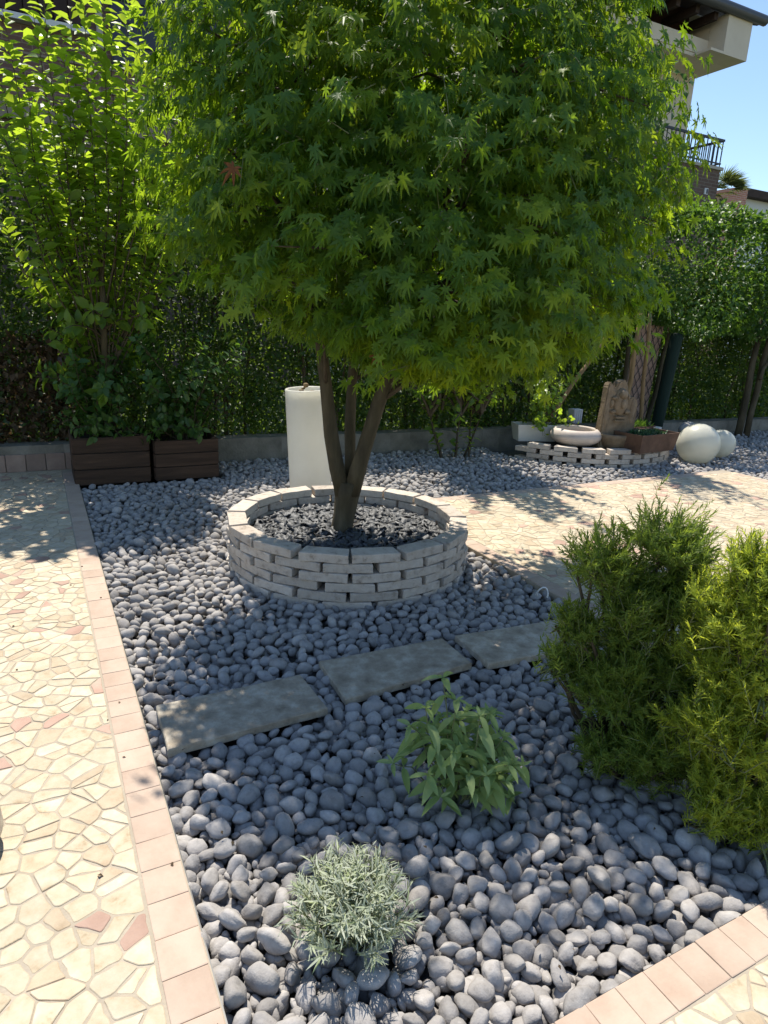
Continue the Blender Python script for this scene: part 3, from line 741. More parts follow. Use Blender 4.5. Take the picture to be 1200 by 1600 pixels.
for nm, mt, sel in (('foliage', 'maple', rest[~LY[rest]]), ('paler_foliage', 'maplelight', rest[LY[rest]])):
    for q in range(3):
        z = sel[q::3]; wid = np.c_[LS[z] * RNG.uniform(0.75, 1.1, len(z)), LS[z], LS[z]]
        o = new_obj(nm, scatter(nm, *TM[q], LP[z] - np.array(MP), LR_[z], wid), maple, mt); tag(o, kind='stuff')

# ------------------------------------------------------------------ low wall with tile skirting
wall = sroot('low_wall', 0, 6.33, 0, 'long low weathered concrete wall under the hedge', 'wall')
pl = MB()
for i in range(60):
    x0 = -3.6 + i * 0.25
    pl.box(x0, x0 + 0.25, 0.0, 0.2, -0.15, 0.235 - 0.012 * (x0 + 3) * 0.5 + random.uniform(-0.003, 0.003))
pl.build('wall_body', 'concrete', wall)
sk_me = [bevel_box('tile', 0.149, 0.016, 0.15, 0.004, 1, 0.0015) for _ in range(3)]
for i in range(24):
    o = new_obj('tile', sk_me[i % 3], wall, 'skirting'); o.location = (-3.3 + i * 0.1535, -0.0105 + random.uniform(-0.001, 0.001), 0.073)

# ------------------------------------------------------------------ hedges
LZ = lozenge_template(0.27, 0.07, 0.14); OV = oval_template(0.27, 0.16, 0.18, 2)
def leaf_cloud(pts, outward, size, tip_down=0.3, jit=0.8):
    n = len(pts)
    t = outward * 0.6 + np.array((0, 0, -tip_down)) + RNG.normal(size=(n, 3)) * jit
    nn = outward * 0.5 + np.array((0, 0, 0.7)) + RNG.normal(size=(n, 3)) * 0.6
    return frames(t, nn), RNG.uniform(size * 0.7, size * 1.3, n)
def slab_hedge(name, a0, a1, b0, b1, zf, z0, dens, size, label, mat, group=None, dead=0.0, bulge=0.1):
    rt_ = sroot(name, (a0 + a1) / 2, (b0 + b1) / 2, z0, label, 'hedge', group)
    ca, cb = (a0 + a1) / 2, (b0 + b1) / 2
    n = int((a1 - a0) * (b1 - b0) * 2.4 * dens)
    a = RNG.uniform(a0, a1, n); zt = zf(a); q = RNG.uniform(0, 1, n)
    z = z0 + (zt - z0) * q
    # thin the leaves into clumps with gaps
    cl = np.array([noise.noise(Vector((p[0] * 3.1, p[1] * 3.1, 7 + b0))) for p in np.c_[a, z]])
    keep = RNG.uniform(-0.75, 0.4, n) < cl + 0.25; a, z, cl = a[keep], z[keep], cl[keep]; n = len(a)
    f = RNG.uniform(0, 1, n) ** 0.7; b = b1 - (b1 - b0) * f - bulge * np.maximum(cl, -0.4) * f
    z = z + RNG.normal(size=n) * 0.03
    P = np.c_[a - ca, b - cb, z - z0]
    out = np.c_[np.zeros(n), -np.ones(n), np.full(n, 0.3)]
    Rm, s = leaf_cloud(P, out, size)
    if dead:
        dz = (z < z0 + dead) & (RNG.uniform(0, 1, n) < 0.6) & (a < 0.4)
        o = new_obj('withered_leaves', scatter('withered_leaves', *LZ, P[dz], Rm[dz], s[dz] * 1.3), rt_, 'deadleaf'); tag(o, kind='stuff')
        P, Rm, s = P[~dz], Rm[~dz], s[~dz]
    o = new_obj('foliage', scatter('foliage', *LZ, P, Rm, s), rt_, mat); tag(o, kind='stuff')
    st = MB()
    for i in range(int((a1 - a0) * 12)):
        aa = random.uniform(a0, a1) - ca; bb_ = random.uniform(b0 + 0.1, b1) - cb; h = float(zf(np.array([aa + ca]))[0]) - z0 - 0.25
        pts = [(aa, bb_, -0.15)]
        for k in range(1, 6): pts.append((aa + random.uniform(-.08, .08) * k * 0.5, bb_ + random.uniform(-.05, .05), h * k / 5))
        st.tube(pts, [0.018, 0.016, 0.013, 0.01, 0.007, 0.004], 5, cap=False)
    st.build('stems', 'twig', rt_)
    return rt_
slab_hedge('hedge', -3.9, 2.2, 6.48, 7.15, lambda a: np.interp(a, [-4, -0.3, 0.3, 1.5, 2.2], [2.75, 2.75, 2.7, 2.6, 2.5]) + 0.0 * a, 0.18, 8200, 0.058, 'tall loose dark hedge with brown withered leaves behind the wooden planters', 'hedge', None, 0.95)
slab_hedge('hedge', 2.2, 6.4, 6.48, 7.15, lambda a: 2.15 + 0.0 * a, 0.12, 8200, 0.056, 'dark leafy hedge behind the maple trunk and the pale cylinder', 'hedge')
slab_hedge('hedge', 6.4, 11.8, 6.62, 7.3, lambda a: 2.3 + 0.0 * a, 0.05, 9000, 0.056, 'deep shaded hedge behind the two cream globes', 'hedge')
for o in bpy.data.objects:
    pass

# ------------------------------------------------------------------ trees and shrubs
def shoots_plant(rt_, base, stems, leaf_tpl, mat, size, spacing, rad=0.006, part=0, stem_mat='twig', start=0.35, up=0.35, stem_name='stems', clump=0.0):
    """upright shoots set with leaves along their length; the biggest leaves are parts"""
    sm = MB(); P, T, N, Sz = [], [], [], []
    b0 = np.array(rt_.location)
    for pts in stems:
        pts = [np.array(p) - b0 for p in pts]
        L = sum(np.linalg.norm(pts[i + 1] - pts[i]) for i in range(len(pts) - 1))
        k = len(pts); sm.tube(pts, [rad * (1 - 0.75 * i / (k - 1)) for i in range(k)], 5, cap=False)
        m = int(L * (1 - start) / spacing)
        for j in range(m):
            t = start + (1 - start) * (j + 0.5) / m; f = t * (k - 1); i = min(int(f), k - 2)
            p = pts[i] + (pts[i + 1] - pts[i]) * (f - i); dv = norm(pts[i + 1] - pts[i])
            an = j * 2.4 + RNG.uniform(0, 0.8); sd = norm(np.cross(dv, (math.cos(an), math.sin(an), 0.2)))
            tt = sd * 0.9 + dv * up + np.array((0, 0, 0.1)) + RNG.normal(size=3) * 0.25
            P.append(p + sd * RNG.uniform(0.0, 0.02) + RNG.normal(size=3) * clump); T.append(tt); N.append(dv * 0.9 + sd * -0.3 + RNG.normal(size=3) * 0.35)
            Sz.append(size * RNG.uniform(0.7, 1.2) * (0.65 if j > m - 3 else 1))
    sm.build(stem_name, stem_mat, rt_)
    P, Sz = np.array(P), np.array(Sz); Rm = frames(np.array(T), np.array(N))
    own = np.array([], int)
    if part:
        x, y, d = proj(P + b0); tocam = norm(np.array((0, 0, EYE)) - P - b0)
        sc = np.where((x > 0) & (x < 1200) & (y > 0) & (y < 1600), Sz / d * np.abs((Rm[:, :, 2] * tocam).sum(-1)), -1)
        own = np.argsort(-sc)[:part]
        me = fast_mesh('leaf', *leaf_tpl, True); me.materials.append(MT[mat])
        for i in own:
            o = bpy.data.objects.new('leaf', me); COL.objects.link(o); o.parent = rt_; o.matrix_basis = mat4(Rm[i], Sz[i], P[i])
    rest = np.setdiff1d(np.arange(len(P)), own)
    if len(rest):
        o = new_obj('foliage', scatter('foliage', *leaf_tpl, P[rest], Rm[rest], Sz[rest], True), rt_, mat); tag(o, kind='stuff')
    return rt_
def arc(p, q, n=6, sag=0.0, wob=0.03):
    p, q = np.array(p, float), np.array(q, float); out = []
    for i in range(n):
        t = i / (n - 1); w = p + (q - p) * t + np.array((0, 0, sag * 4 * t * (1 - t)))
        if 0 < i < n - 1: w = w + RNG.normal(size=3) * wob
        out.append(w)
    return out
# wooden planters
def crate(a0, a1, h, label):
    w = a1 - a0; dp = 0.46
    rt_ = sroot('wooden_planter', (a0 + a1) / 2, 5.735 + dp / 2, -0.02, label, 'planter', 'dark wooden planter boxes by the wall')
    hb = h / 3
    for i in range(3):
        z = hb * (i + 0.5)
        for sgn in (-1, 1):
            o = new_obj('board', bevel_box('board', w - 0.02, 0.02, hb - 0.008, 0.003, 1, 0.002), rt_, 'wood'); o.location = (0, sgn * dp / 2, z); o.rotation_euler = (0, random.uniform(-0.008, 0.008), 0)
            o = new_obj('board', bevel_box('board', dp - 0.03, 0.02, hb - 0.008, 0.003, 1, 0.002), rt_, 'wood'); o.location = (sgn * (w / 2 - 0.012), 0, z); o.rotation_euler = (0, 0, R(90))
    for sx in (-1, 1):
        for sy in (-1, 1):
            o = new_obj('post', bevel_box('post', 0.035, 0.035, h + 0.015, 0.004, 1, 0.002), rt_, 'wood'); o.location = (sx * (w / 2 - 0.045), sy * (dp / 2 - 0.03), h / 2)
    prism([(-w / 2 + 0.025, -dp / 2 + 0.015), (w / 2 - 0.025, -dp / 2 + 0.015), (w / 2 - 0.025, dp / 2 - 0.015), (-w / 2 + 0.025, dp / 2 - 0.015)], 0.02, h - 0.06).build('soil', 'soil', rt_)
    return rt_
crate(0.19, 0.79, 0.40, 'taller dark wooden planter box at the corner of the terrace, holding the upright shrub')
crate(0.815, 1.37, 0.35, 'lower dark wooden planter box beside the pebbles, right of the taller planter box')

base = S(0.5, 5.97, 0.32)
ap = root('potted_tree', base, 'tall upright shrub with glossy bright green leaves growing from the left wooden planter', 'tree')
trk = MB(); trk.tube([(0, 0, -0.06), (0.02, 0, 0.3), (0.0, 0.02, 0.7), (0.03, 0.0, 1.1), (0.02, 0.02, 1.5)], [0.045, 0.036, 0.03, 0.024, 0.016], 9, wob=0.2)
trk.build('trunk', 'bark', ap)
stems = []
TOPS = [(0.02, 3.3), (0.10, 3.05), (0.2, 3.25), (0.27, 3.35), (0.36, 3.15), (0.44, 3.4), (0.53, 3.45), (0.6, 3.3), (0.67, 3.55), (0.73, 3.4), (0.82, 3.5), (0.9, 3.3), (0.98, 3.2), (1.05, 3.0), (0.15, 2.7), (-0.05, 2.5), (0.4, 2.8), (0.78, 2.9), (1.12, 2.6), (0.3, 2.55), (0.62, 2.7), (0.05, 2.1), (1.15, 2.2), (1.2, 2.9), (1.28, 2.5), (1.1, 3.2), (1.3, 2.1), (0.95, 2.5), (-0.12, 2.9), (-0.2, 2.3), (-0.1, 3.2), (0.18, 2.9), (1.35, 2.75), (0.85, 3.05)]
for i, (ta, tz) in enumerate(TOPS):
    st_ = S(0.5 + (ta - 0.5) * 0.12, 5.97, random.uniform(0.75, 1.45)); tb = 5.97 + random.uniform(-0.32, 0.25)
    mid = S(0.5 + (ta - 0.5) * 0.75, 5.97 + (tb - 5.97) * 0.6, 0.5 * (st_.z + tz))
    stems.append(arc(st_, mid, 4, 0, 0.015)[:-1] + arc(mid, S(ta, tb, tz), 5, 0, 0.012))
for i in range(26):
    an = random.uniform(0, 6.28); st_ = S(0.5, 5.97, random.uniform(0.5, 1.5)); l = random.uniform(0.35, 0.6)
    q = S(0.5 + math.cos(an) * l, 5.95 + math.sin(an) * l * 0.8, st_.z + random.uniform(0.05, 0.55)); stems.append(arc(st_, q, 5, 0.05, 0.02))
shoots_plant(ap, base, stems, oval_template(0.29, 0.2, 0.25, 2), 'apple', 0.112, 0.021, 0.008, 295, start=0.22)
base = S(0.5, 5.9, 0.33)
# low leafy skirt of the same planter's second plant, and the bush of the right planter
base = S(1.09, 5.96, 0.28)
ps = root('potted_shrub', base, 'wide bushy dark green shrub spilling out of the right wooden planter', 'shrub')
stems = []
for i in range(46):
    an = random.uniform(0, 6.28); l = random.uniform(0.2, 0.6); st_ = S(1.09 + random.uniform(-.12, .12), 5.96 + random.uniform(-.1, .1), 0.26)
    q = S(1.09 + math.cos(an) * l * 1.05, 5.88 + math.sin(an) * l * 0.75, random.uniform(0.42, 1.35) - 0.35 * l); stems.append(arc(st_, q, 6, 0.1, 0.025))
shoots_plant(ps, base, stems, oval_template(0.28, 0.16, 0.25, 2), 'potshrub', 0.08, 0.018, 0.007, 200, start=0.2)
base = S(0.42, 5.93, 0.33)
ps = root('potted_shrub', base, 'low dark leafy shrub around the foot of the upright shrub in the left planter', 'shrub')
stems = []
for i in range(34):
    an = random.uniform(0, 6.28); l = random.uniform(0.15, 0.5); st_ = S(0.45 + random.uniform(-.1, .1), 5.95, 0.3)
    q = S(0.45 + math.cos(an) * l, 5.88 + math.sin(an) * l * 0.7, random.uniform(0.45, 1.15) - 0.3 * l); stems.append(arc(st_, q, 6, 0.1, 0.025))
shoots_plant(ps, base, stems, oval_template(0.28, 0.16, 0.25, 2), 'potshrub', 0.08, 0.018, 0.006, 120, start=0.2)

# pale shrub with bare stems in the pebbles behind the ring
base = S(3.98, 5.9, -0.08)
cs = root('yellow_green_shrub', base, 'yellow green shrub on several bare brown stems, rising behind the maple crown', 'shrub')
stems = []
for p, q in (((3.83, 5.9), (3.6, 5.85)), ((3.97, 5.88), (3.95, 5.8)), ((4.1, 5.92), (4.25, 5.85)), ((4.13, 5.85), (4.2, 5.95)), ((3.86, 5.95), (3.7, 6.0))):
    tp = S(q[0], q[1], 0.45); stems.append(arc(S(p[0], p[1], -0.08), tp, 4, 0, 0.01))
    for j in range(8):
        stems.append(arc(tp, S(q[0] + random.uniform(-.4, .4), q[1] + random.uniform(-.35, .25), random.uniform(0.4, 1.15)), 5, 0.06, 0.02))
for j in range(90):
    an = random.uniform(0, 6.28); l = random.uniform(0.1, 0.8); tp = S(3.95 + random.uniform(-.3, .3), 5.88, random.uniform(0.5, 1.6))
    stems.append(arc(tp, S(3.95 + math.cos(an) * l, 5.85 + math.sin(an) * l, random.uniform(1.5, 3.9)), 5, 0.0, 0.03))
shoots_plant(cs, base, stems, oval_template(0.25, 0.16, 0.3, 2), 'apple', 0.085, 0.026, 0.018, 120, start=0.2)
base = S(6.62, 6.1, -0.05)
sk = root('staked_tree', base, 'young tree tied to the wooden stakes, mostly hidden behind the maple crown', 'tree')
trk = MB(); trk.tube([(0, 0, 0), (0.0, 0.01, 0.8), (-0.03, 0, 1.6), (-0.35, -0.12, 2.4), (-0.6, -0.25, 3.4)], [0.03, 0.028, 0.025, 0.02, 0.01], 8, wob=0.2); trk.build('trunk', 'bark', sk)
stems = []
for j in range(80):
    an = random.uniform(0, 6.28); l = random.uniform(0.2, 0.95) ; z_ = random.uniform(1.9, 3.6); tp = S(6.2, 6.0, z_)
    stems.append(arc(tp, S(5.75 + math.cos(an) * l * 0.55, 5.8 + math.sin(an) * l * 0.8, z_ + random.uniform(0.0, 0.9)), 5, 0.05, 0.04))
shoots_plant(sk, base, stems, oval_template(0.27, 0.16, 0.25, 1), 'potshrub', 0.095, 0.028, 0.008, 0, start=0.2)

# laurel trees to the right: trimmed crowns on leaning stems
def laurel(a, b, w, z0, z1, label, trunks, nleaf):
    base = S(a, b, -0.08); rt_ = root('laurel_tree', base, label, 'tree', 'trimmed laurel trees by the back hedge')
    tm = MB()
    for p, q, r in trunks: tm.tube([np.array(v) - np.array(base) for v in arc(S(*p), S(*q), 6, 0, 0.012)], [r, r * 0.95, r * 0.9, r * 0.8, r * 0.7, r * 0.5], 8, wob=0.2)
    tm.build('trunk', 'bark', rt_)
    n = nleaf; u3 = RNG.uniform(-1, 1, (n, 3)); k = RNG.integers(0, 3, n); sgn = np.sign(RNG.uniform(-1, 1, n)); u3[np.arange(n), k] = sgn * RNG.uniform(0.55, 1, n) ** 0.4
    rad = np.linalg.norm(np.abs(u3) ** 3, ord=1, axis=1) ** (1 / 3); u3 = u3 / np.maximum(rad, 1)[:, None]
    lump = np.array([noise.noise(Vector(v) * 2.3 + Vector((a, 0, 0))) for v in u3]); u3 = u3 * (1 + 0.14 * lump)[:, None]
    c = np.array((0, 0, (z0 + z1) / 2 + 0.08))
    L = np.c_[u3[:, 0] * w / 2, u3[:, 1] * 0.62, u3[:, 2] * (z1 - z0) / 2]
    L = L @ np.array(SITE.to_3x3()).T + c
    out = norm(L - c); Rm, s = leaf_cloud(L, out, 0.075, 0.1, 0.55)
    xx, yy, d = proj(L + np.array(base)); tocam = norm(np.array((0, 0, EYE)) - L - np.array(base))
    sc = np.where((xx > 1040) & (xx < 1200) & (yy > 300) & (yy < 560) & ((tocam * out).sum(-1) > 0.2), s / d * np.abs((Rm[:, :, 2] * tocam).sum(-1)), -1)
    o = new_obj('foliage', scatter('foliage', *oval_template(0.27, 0.16, 0.18, 1), L, Rm, s, True), rt_, 'laurel'); tag(o, kind='stuff')
    return rt_
laurel(7.75, 6.25, 2.0, 1.35, 2.95, 'trimmed laurel tree with a sunlit top, just right of the maple crown', [((7.2, 6.2, -0.1), (7.5, 6.25, 1.7), 0.035)], 9000)
laurel(9.75, 6.3, 2.0, 1.3, 3.0, 'trimmed laurel tree on two leaning stems at the right edge of the garden', [((9.08, 6.1, -0.1), (9.35, 6.25, 1.8), 0.055), ((9.2, 6.05, -0.1), (9.5, 6.2, 1.8), 0.05), ((9.25, 6.05, 0.8), (9.75, 6.2, 1.5), 0.03)], 9000)

# ------------------------------------------------------------------ sage
base = Vector((0.262, 1.735, 0.0))
sg = root('sage_plant', base, 'soft green sage plant with long drooping leaves in the shaded pebbles', 'plant')
sgl = oval_template(0.165, 0.12, 0.5, 4); sme = [fast_mesh('leaf', *sgl, True), fast_mesh('leaf', *oval_template(0.14, 0.16, 0.3, 4), True)]
for m_ in sme: m_.materials.append(MT['sage'])
sb = MB()
EXTRA = [(random.uniform(-0.17, 0.17), random.uniform(-0.13, 0.1), random.uniform(0.1, 0.22), 0.95) for _ in range(16)]
TIPS = EXTRA + [(-0.06, 0.04, 0.36, 1.0), (0.02, 0.03, 0.25, 1), (-0.15, 0.02, 0.2, 1), (-0.08, -0.06, 0.2, 1.1), (0.0, -0.07, 0.18, 1.1), (0.08, 0.02, 0.26, 0.9), (0.13, -0.01, 0.2, 1), (0.1, -0.09, 0.13, 1.1), (0.19, -0.05, 0.13, 0.9), (-0.2, -0.03, 0.1, 0.9), (0.04, -0.12, 0.08, 1.1), (-0.05, 0.09, 0.2, 0.9), (0.06, 0.1, 0.17, 0.9), (-0.1, -0.1, 0.12, 1.1), (0.15, -0.1, 0.05, 0.9), (-0.02, 0.0, 0.31, 1), (0.05, -0.03, 0.28, 1), (-0.11, 0.0, 0.28, 1), (0.02, -0.1, 0.13, 1.1), (-0.06, -0.13, 0.07, 1.0), (0.1, 0.05, 0.22, 1)]
for tx, ty, tz, ks in TIPS:
    pts = [Vector(p) for p in arc((tx * 0.25, ty * 0.25, -0.04), (tx, ty, tz), 6, 0.02, 0.006)]
    sb.tube(pts, [0.003, 0.0028, 0.0025, 0.0022, 0.0018, 0.0014], 5, cap=False)
    npair = 3 if tz > 0.11 else 2
    for lv in range(npair):
        t = 1 - lv * 0.2; i = min(int(t * 5), 4); p = pts[i].lerp(pts[i + 1], t * 5 - i) if i < 5 else pts[-1]
        a0 = random.uniform(0, 3.1) + lv * 1.57
        for w in range(3 if lv == 0 else 2):
            an = a0 + w * (2.1 if lv == 0 else 3.14) + random.uniform(-.3, .3)
            outv = np.array((math.cos(an), math.sin(an), random.uniform(-0.2, 0.35) if lv == 0 else random.uniform(-0.6, 0.1)))
            s = ks * (0.062 if lv == 0 else 0.088) * random.uniform(0.8, 1.2)
            Rm = frames(outv[None], np.array([[0.3 * math.cos(an), 0.3 * math.sin(an) - 0.25, 1.0]]) + RNG.normal(size=(1, 3)) * 0.15)[0]
            o = bpy.data.objects.new('leaf', sme[random.randrange(2)]); COL.objects.link(o); o.parent = sg; o.matrix_basis = mat4(Rm, s, p)
    for w in range(3):
        an = random.uniform(0, 6.28); outv = np.array((math.cos(an), math.sin(an), 0.9))
        o = bpy.data.objects.new('leaf', sme[1]); COL.objects.link(o); o.parent = sg
        o.matrix_basis = mat4(frames(outv[None], np.array([[0, -0.6, 0.7]]))[0], random.uniform(0.022, 0.036), pts[-1])
sb.build('stems', 'greentwig', sg)

# ------------------------------------------------------------------ lavender
base = Vector((-0.035, 1.215, -0.03))
lv_ = root('lavender_plant', base, 'small round silvery lavender bush in the sunlit near pebbles', 'plant')
lb = MB(); P, T, N, Sz = [], [], [], []
for i in range(150):
    an = random.uniform(0, 6.28); sp = random.random() ** 0.6; rr2 = 0.165 * sp
    tip = Vector((math.cos(an) * rr2, math.sin(an) * rr2, 0.235 * math.sqrt(max(0.05, 1 - 0.8 * sp * sp)) * random.uniform(0.75, 1.08)))
    pts = [Vector(p) for p in arc((tip.x * 0.25, tip.y * 0.25, 0), tip, 6, 0.01, 0.006)]
    lb.tube(pts, [0.0018, 0.0016, 0.0015, 0.0013, 0.0011, 0.0008], 4, cap=False)
    for j in range(18):
        t = 0.4 + 0.6 * (j + random.random()) / 18; f = t * 5; k = min(int(f), 4); p = pts[k].lerp(pts[k + 1], f - k); dv = np.array((pts[k + 1] - pts[k]).normalized())
        side = norm(np.cross(dv, RNG.normal(size=3)))
        P.append(np.array(p)); T.append(dv * RNG.uniform(0.5, 1.2) + side * 0.75); N.append(side * -0.5 + dv); Sz.append(RNG.uniform(0.022, 0.044) * (0.7 if t > 0.9 else 1))
lb.build('stems', 'greentwig', lv_)
o = new_obj('foliage', scatter('foliage', *oval_template(0.058, 0.01, 0.28, 2), np.array(P), frames(np.array(T), np.array(N)), np.array(Sz)), lv_, 'lavender'); tag(o, kind='stuff')

# ------------------------------------------------------------------ rosemary
NEED = (np.array([(-0.06, 0, 0), (0.06, 0, 0), (0.085, 0.5, 0.03), (-0.085, 0.5, 0.03), (0.0, 1.0, -0.05)]), np.array([(0, 1, 2), (0, 2, 3), (3, 2, 4)]))
def rosemary(base, lobes, nsh, label, mat='rosemary'):
    rt_ = root('rosemary_bush', base, label, 'bush', 'rosemary bushes at the right of the pebble bed')
    b0 = np.array(base); wd_ = MB(); sh = MB(); P, T, N, Sz = [], [], [], []
    tot = sum(l[3] ** 2 for l in lobes)
    for lx, ly, lz, lr in lobes:
        c = np.array((lx, ly, lz)); hub = c - np.array((0, 0, lr * 0.75)) * 0.6
        for q in range(3):
            wd_.tube([Vector(p - b0) for p in arc(b0 + RNG.normal(size=3) * np.array((0.03, 0.03, 0)) - np.array((0, 0, 0.05)), hub + RNG.normal(size=3) * lr * 0.25, 7, -0.03, 0.012)], [0.014, 0.012, 0.010, 0.009, 0.007, 0.006, 0.004], 6, cap=False, wob=0.3)
        m = int(nsh * lr ** 2 / tot * 1.75)
        for i in range(m):
            d = rand_dir(1)[0]; d[2] = abs(d[2]) if RNG.uniform() < 0.62 else d[2]
            r = lr * (RNG.uniform(0.25, 1.0) ** 0.5 + (RNG.uniform(0, 0.3) if i % 7 == 0 else 0))
            tip = c + d * r * np.array((1.05, 1.0, 1.0)); 
            if tip[2] < 0.03: continue
            L = RNG.uniform(0.06, 0.15); dv = norm(d * 0.8 + np.array((0, 0, 0.45)) + RNG.normal(size=3) * 0.3); st_ = tip - dv * L
            if i % 3 == 0: sh.tube([Vector(hub - b0), Vector((hub * 0.4 + st_ * 0.6) - b0 + RNG.normal(size=3) * 0.01), Vector(st_ - b0), Vector(tip - b0)], [0.0035, 0.0026, 0.0018, 0.001], 4, cap=False)
            k = 30; t = (np.arange(k) + 0.5) / k; an = t * 60 + RNG.uniform(0, 6)
            e1 = norm(np.cross(dv, (0.3, 0.5, 0.8))); e2 = np.cross(dv, e1)
            sd = np.cos(an)[:, None] * e1 + np.sin(an)[:, None] * e2
            P.append(st_ + dv * L * t[:, None] - b0); T.append(sd * (1.0 - 0.45 * t[:, None]) + dv * (0.45 + 0.5 * t[:, None]) + RNG.normal(size=(k, 3)) * 0.18); N.append(dv - sd * 0.3 + RNG.normal(size=(k, 3)) * 0.1)
            Sz.append(RNG.uniform(0.018, 0.03, k) * (1 - 0.45 * t ** 3))
    wd_.build('branches', 'twig', rt_); sh.build('shoots', 'greentwig', rt_)
    o = new_obj('foliage', scatter('foliage', *NEED, np.concatenate(P), frames(np.concatenate(T), np.concatenate(N)), np.concatenate(Sz)), rt_, mat); tag(o, kind='stuff')
rosemary(Vector((0.88, 1.98, -0.05)), [(0.69, 1.96, 0.70, 0.135), (0.90, 1.98, 0.76, 0.165), (0.655, 1.93, 0.46, 0.09), (0.80, 1.95, 0.45, 0.11), (0.80, 1.85, 0.26, 0.12), (0.87, 1.76, 0.16, 0.13), (1.02, 2.0, 0.55, 0.12), (1.05, 1.9, 0.28, 0.15), (0.78, 1.97, 0.62, 0.12), (0.72, 1.8, 0.12, 0.09), (0.9, 1.95, 0.58, 0.13), (0.72, 1.9, 0.3, 0.12), (0.93, 1.85, 0.4, 0.1), (0.98, 1.98, 0.7, 0.1), (0.95, 1.78, 0.1, 0.1), (0.62, 1.95, 0.5, 0.075), (0.60, 1.95, 0.36, 0.08), (0.68, 1.95, 0.33, 0.09), (0.79, 1.9, 0.55, 0.12), (0.8, 1.88, 0.36, 0.12), (0.97, 1.82, 0.36, 0.12), (0.98, 1.74, 0.2, 0.11), (0.86, 1.8, 0.1, 0.12), (0.97, 1.85, 0.58, 0.11)], 1500, 'left rosemary bush with a split rounded top, between stepping slab and paved path', 'rosemaryshaded')
rosemary(Vector((1.2, 1.72, -0.05)), [(1.02, 1.72, 0.80, 0.10), (1.03, 1.7, 0.60, 0.14), (1.12, 1.68, 0.36, 0.16), (1.0, 1.65, 0.2, 0.115), (1.18, 1.55, 0.13, 0.11), (1.25, 1.7, 0.68, 0.2), (1.34, 1.7, 0.3, 0.2), (1.13, 1.78, 0.74, 0.12), (1.0, 1.68, 0.45, 0.12), (1.08, 1.66, 0.72, 0.11), (1.02, 1.6, 0.1, 0.09), (1.12, 1.62, 0.05, 0.1), (0.98, 1.78, 0.66, 0.11), (0.97, 1.78, 0.5, 0.11), (0.95, 1.7, 0.3, 0.11), (1.06, 1.6, 0.5, 0.1), (1.08, 1.6, 0.3, 0.12), (0.97, 1.62, 0.34, 0.1), (1.0, 1.58, 0.12, 0.11), (1.1, 1.55, 0.1, 0.11)], 1750, 'right rosemary bush with yellow green tips, cut by the right edge of the photo')

# ------------------------------------------------------------------ pots, lamps and stones
cy = root('cylinder_planter', (-0.585, 5.05, -0.05), 'tall cream plastic cylinder planter standing behind the brick ring', 'planter')
cb_ = MB(); cb_.lathe([(0.150, 0.0), (0.162, 0.01), (0.164, 0.3), (0.165, 0.6), (0.166, 0.9), (0.166, 0.912), (0.162, 0.918), (0.152, 0.918), (0.148, 0.912), (0.146, 0.86)], 48)
body = cb_.build('cylinder', 'whiteplastic', cy); cy.rotation_euler = (R(1), R(-2.6), 0)
MB().lathe([(0.001, 0.885), (0.1, 0.88), (0.147, 0.872)], 24).build('soil', 'soil', cy)
kn = MB(); kn.tube([(-0.06, 0, 0.88), (-0.035, 0, 0.915), (-0.015, -0.01, 0.925)], [0.008, 0.01, 0.008], 6); kn.ball((-0.005, -0.02, 0.945), (0.022, 0.02, 0.018)); kn.ball((-0.04, -0.03, 0.905), (0.02, 0.016, 0.012)); kn.ball((0.05, -0.06, 0.9), (0.03, 0.02, 0.012))
tag(kn.build('knotted_stub', 'stake', cy))

def globe(a, b, r, z, label, lean):
    rt_ = sroot('globe_lamp', a, b, z, label, 'garden lamp', 'cream globe lamps on the pebbles')
    mb = MB(); pr = [(r * math.sin(t), r - r * math.cos(t)) for t in np.linspace(0.28, math.pi, 26)]
    mb.lathe(pr, 40); o = mb.build('globe', 'globe', rt_)
    MB().lathe([(r * 0.3, 0.045 * r), (r * 0.32, -0.02), (r * 0.3, -0.06), (0.001, -0.06)], 24).build('base', 'metal', rt_)
    rt_.rotation_euler = (lean, 0.1, 0)
globe(6.62, 4.95, 0.232, -0.04, 'larger cream globe lamp on the pebbles, in front of the smaller globe', 0.15)
globe(7.22, 5.08, 0.168, -0.03, 'smaller cream globe lamp half hidden behind the larger globe', 0.1)
rk = MB(); V = pebble_shape(ICO3[0], 31); rk.add([(v[0] * 0.2, v[1] * 0.14, v[2] * 0.13) for v in V], [tuple(f) for f in ICO3[1]], True)
V = pebble_shape(ICO3[0], 33); rk.add([(v[0] * 0.16 - 0.3, v[1] * 0.13 + 0.15, v[2] * 0.1 + 0.08) for v in V], [tuple(f) for f in ICO3[1]], True)
o = rk.build('grey_rock', 'pebble'); o.location = S(7.75, 5.55, 0.08); o.rotation_euler = (0, 0.1, TH); tag(o, 'big rounded grey rock on the pebbles behind the smaller globe', 'rock')

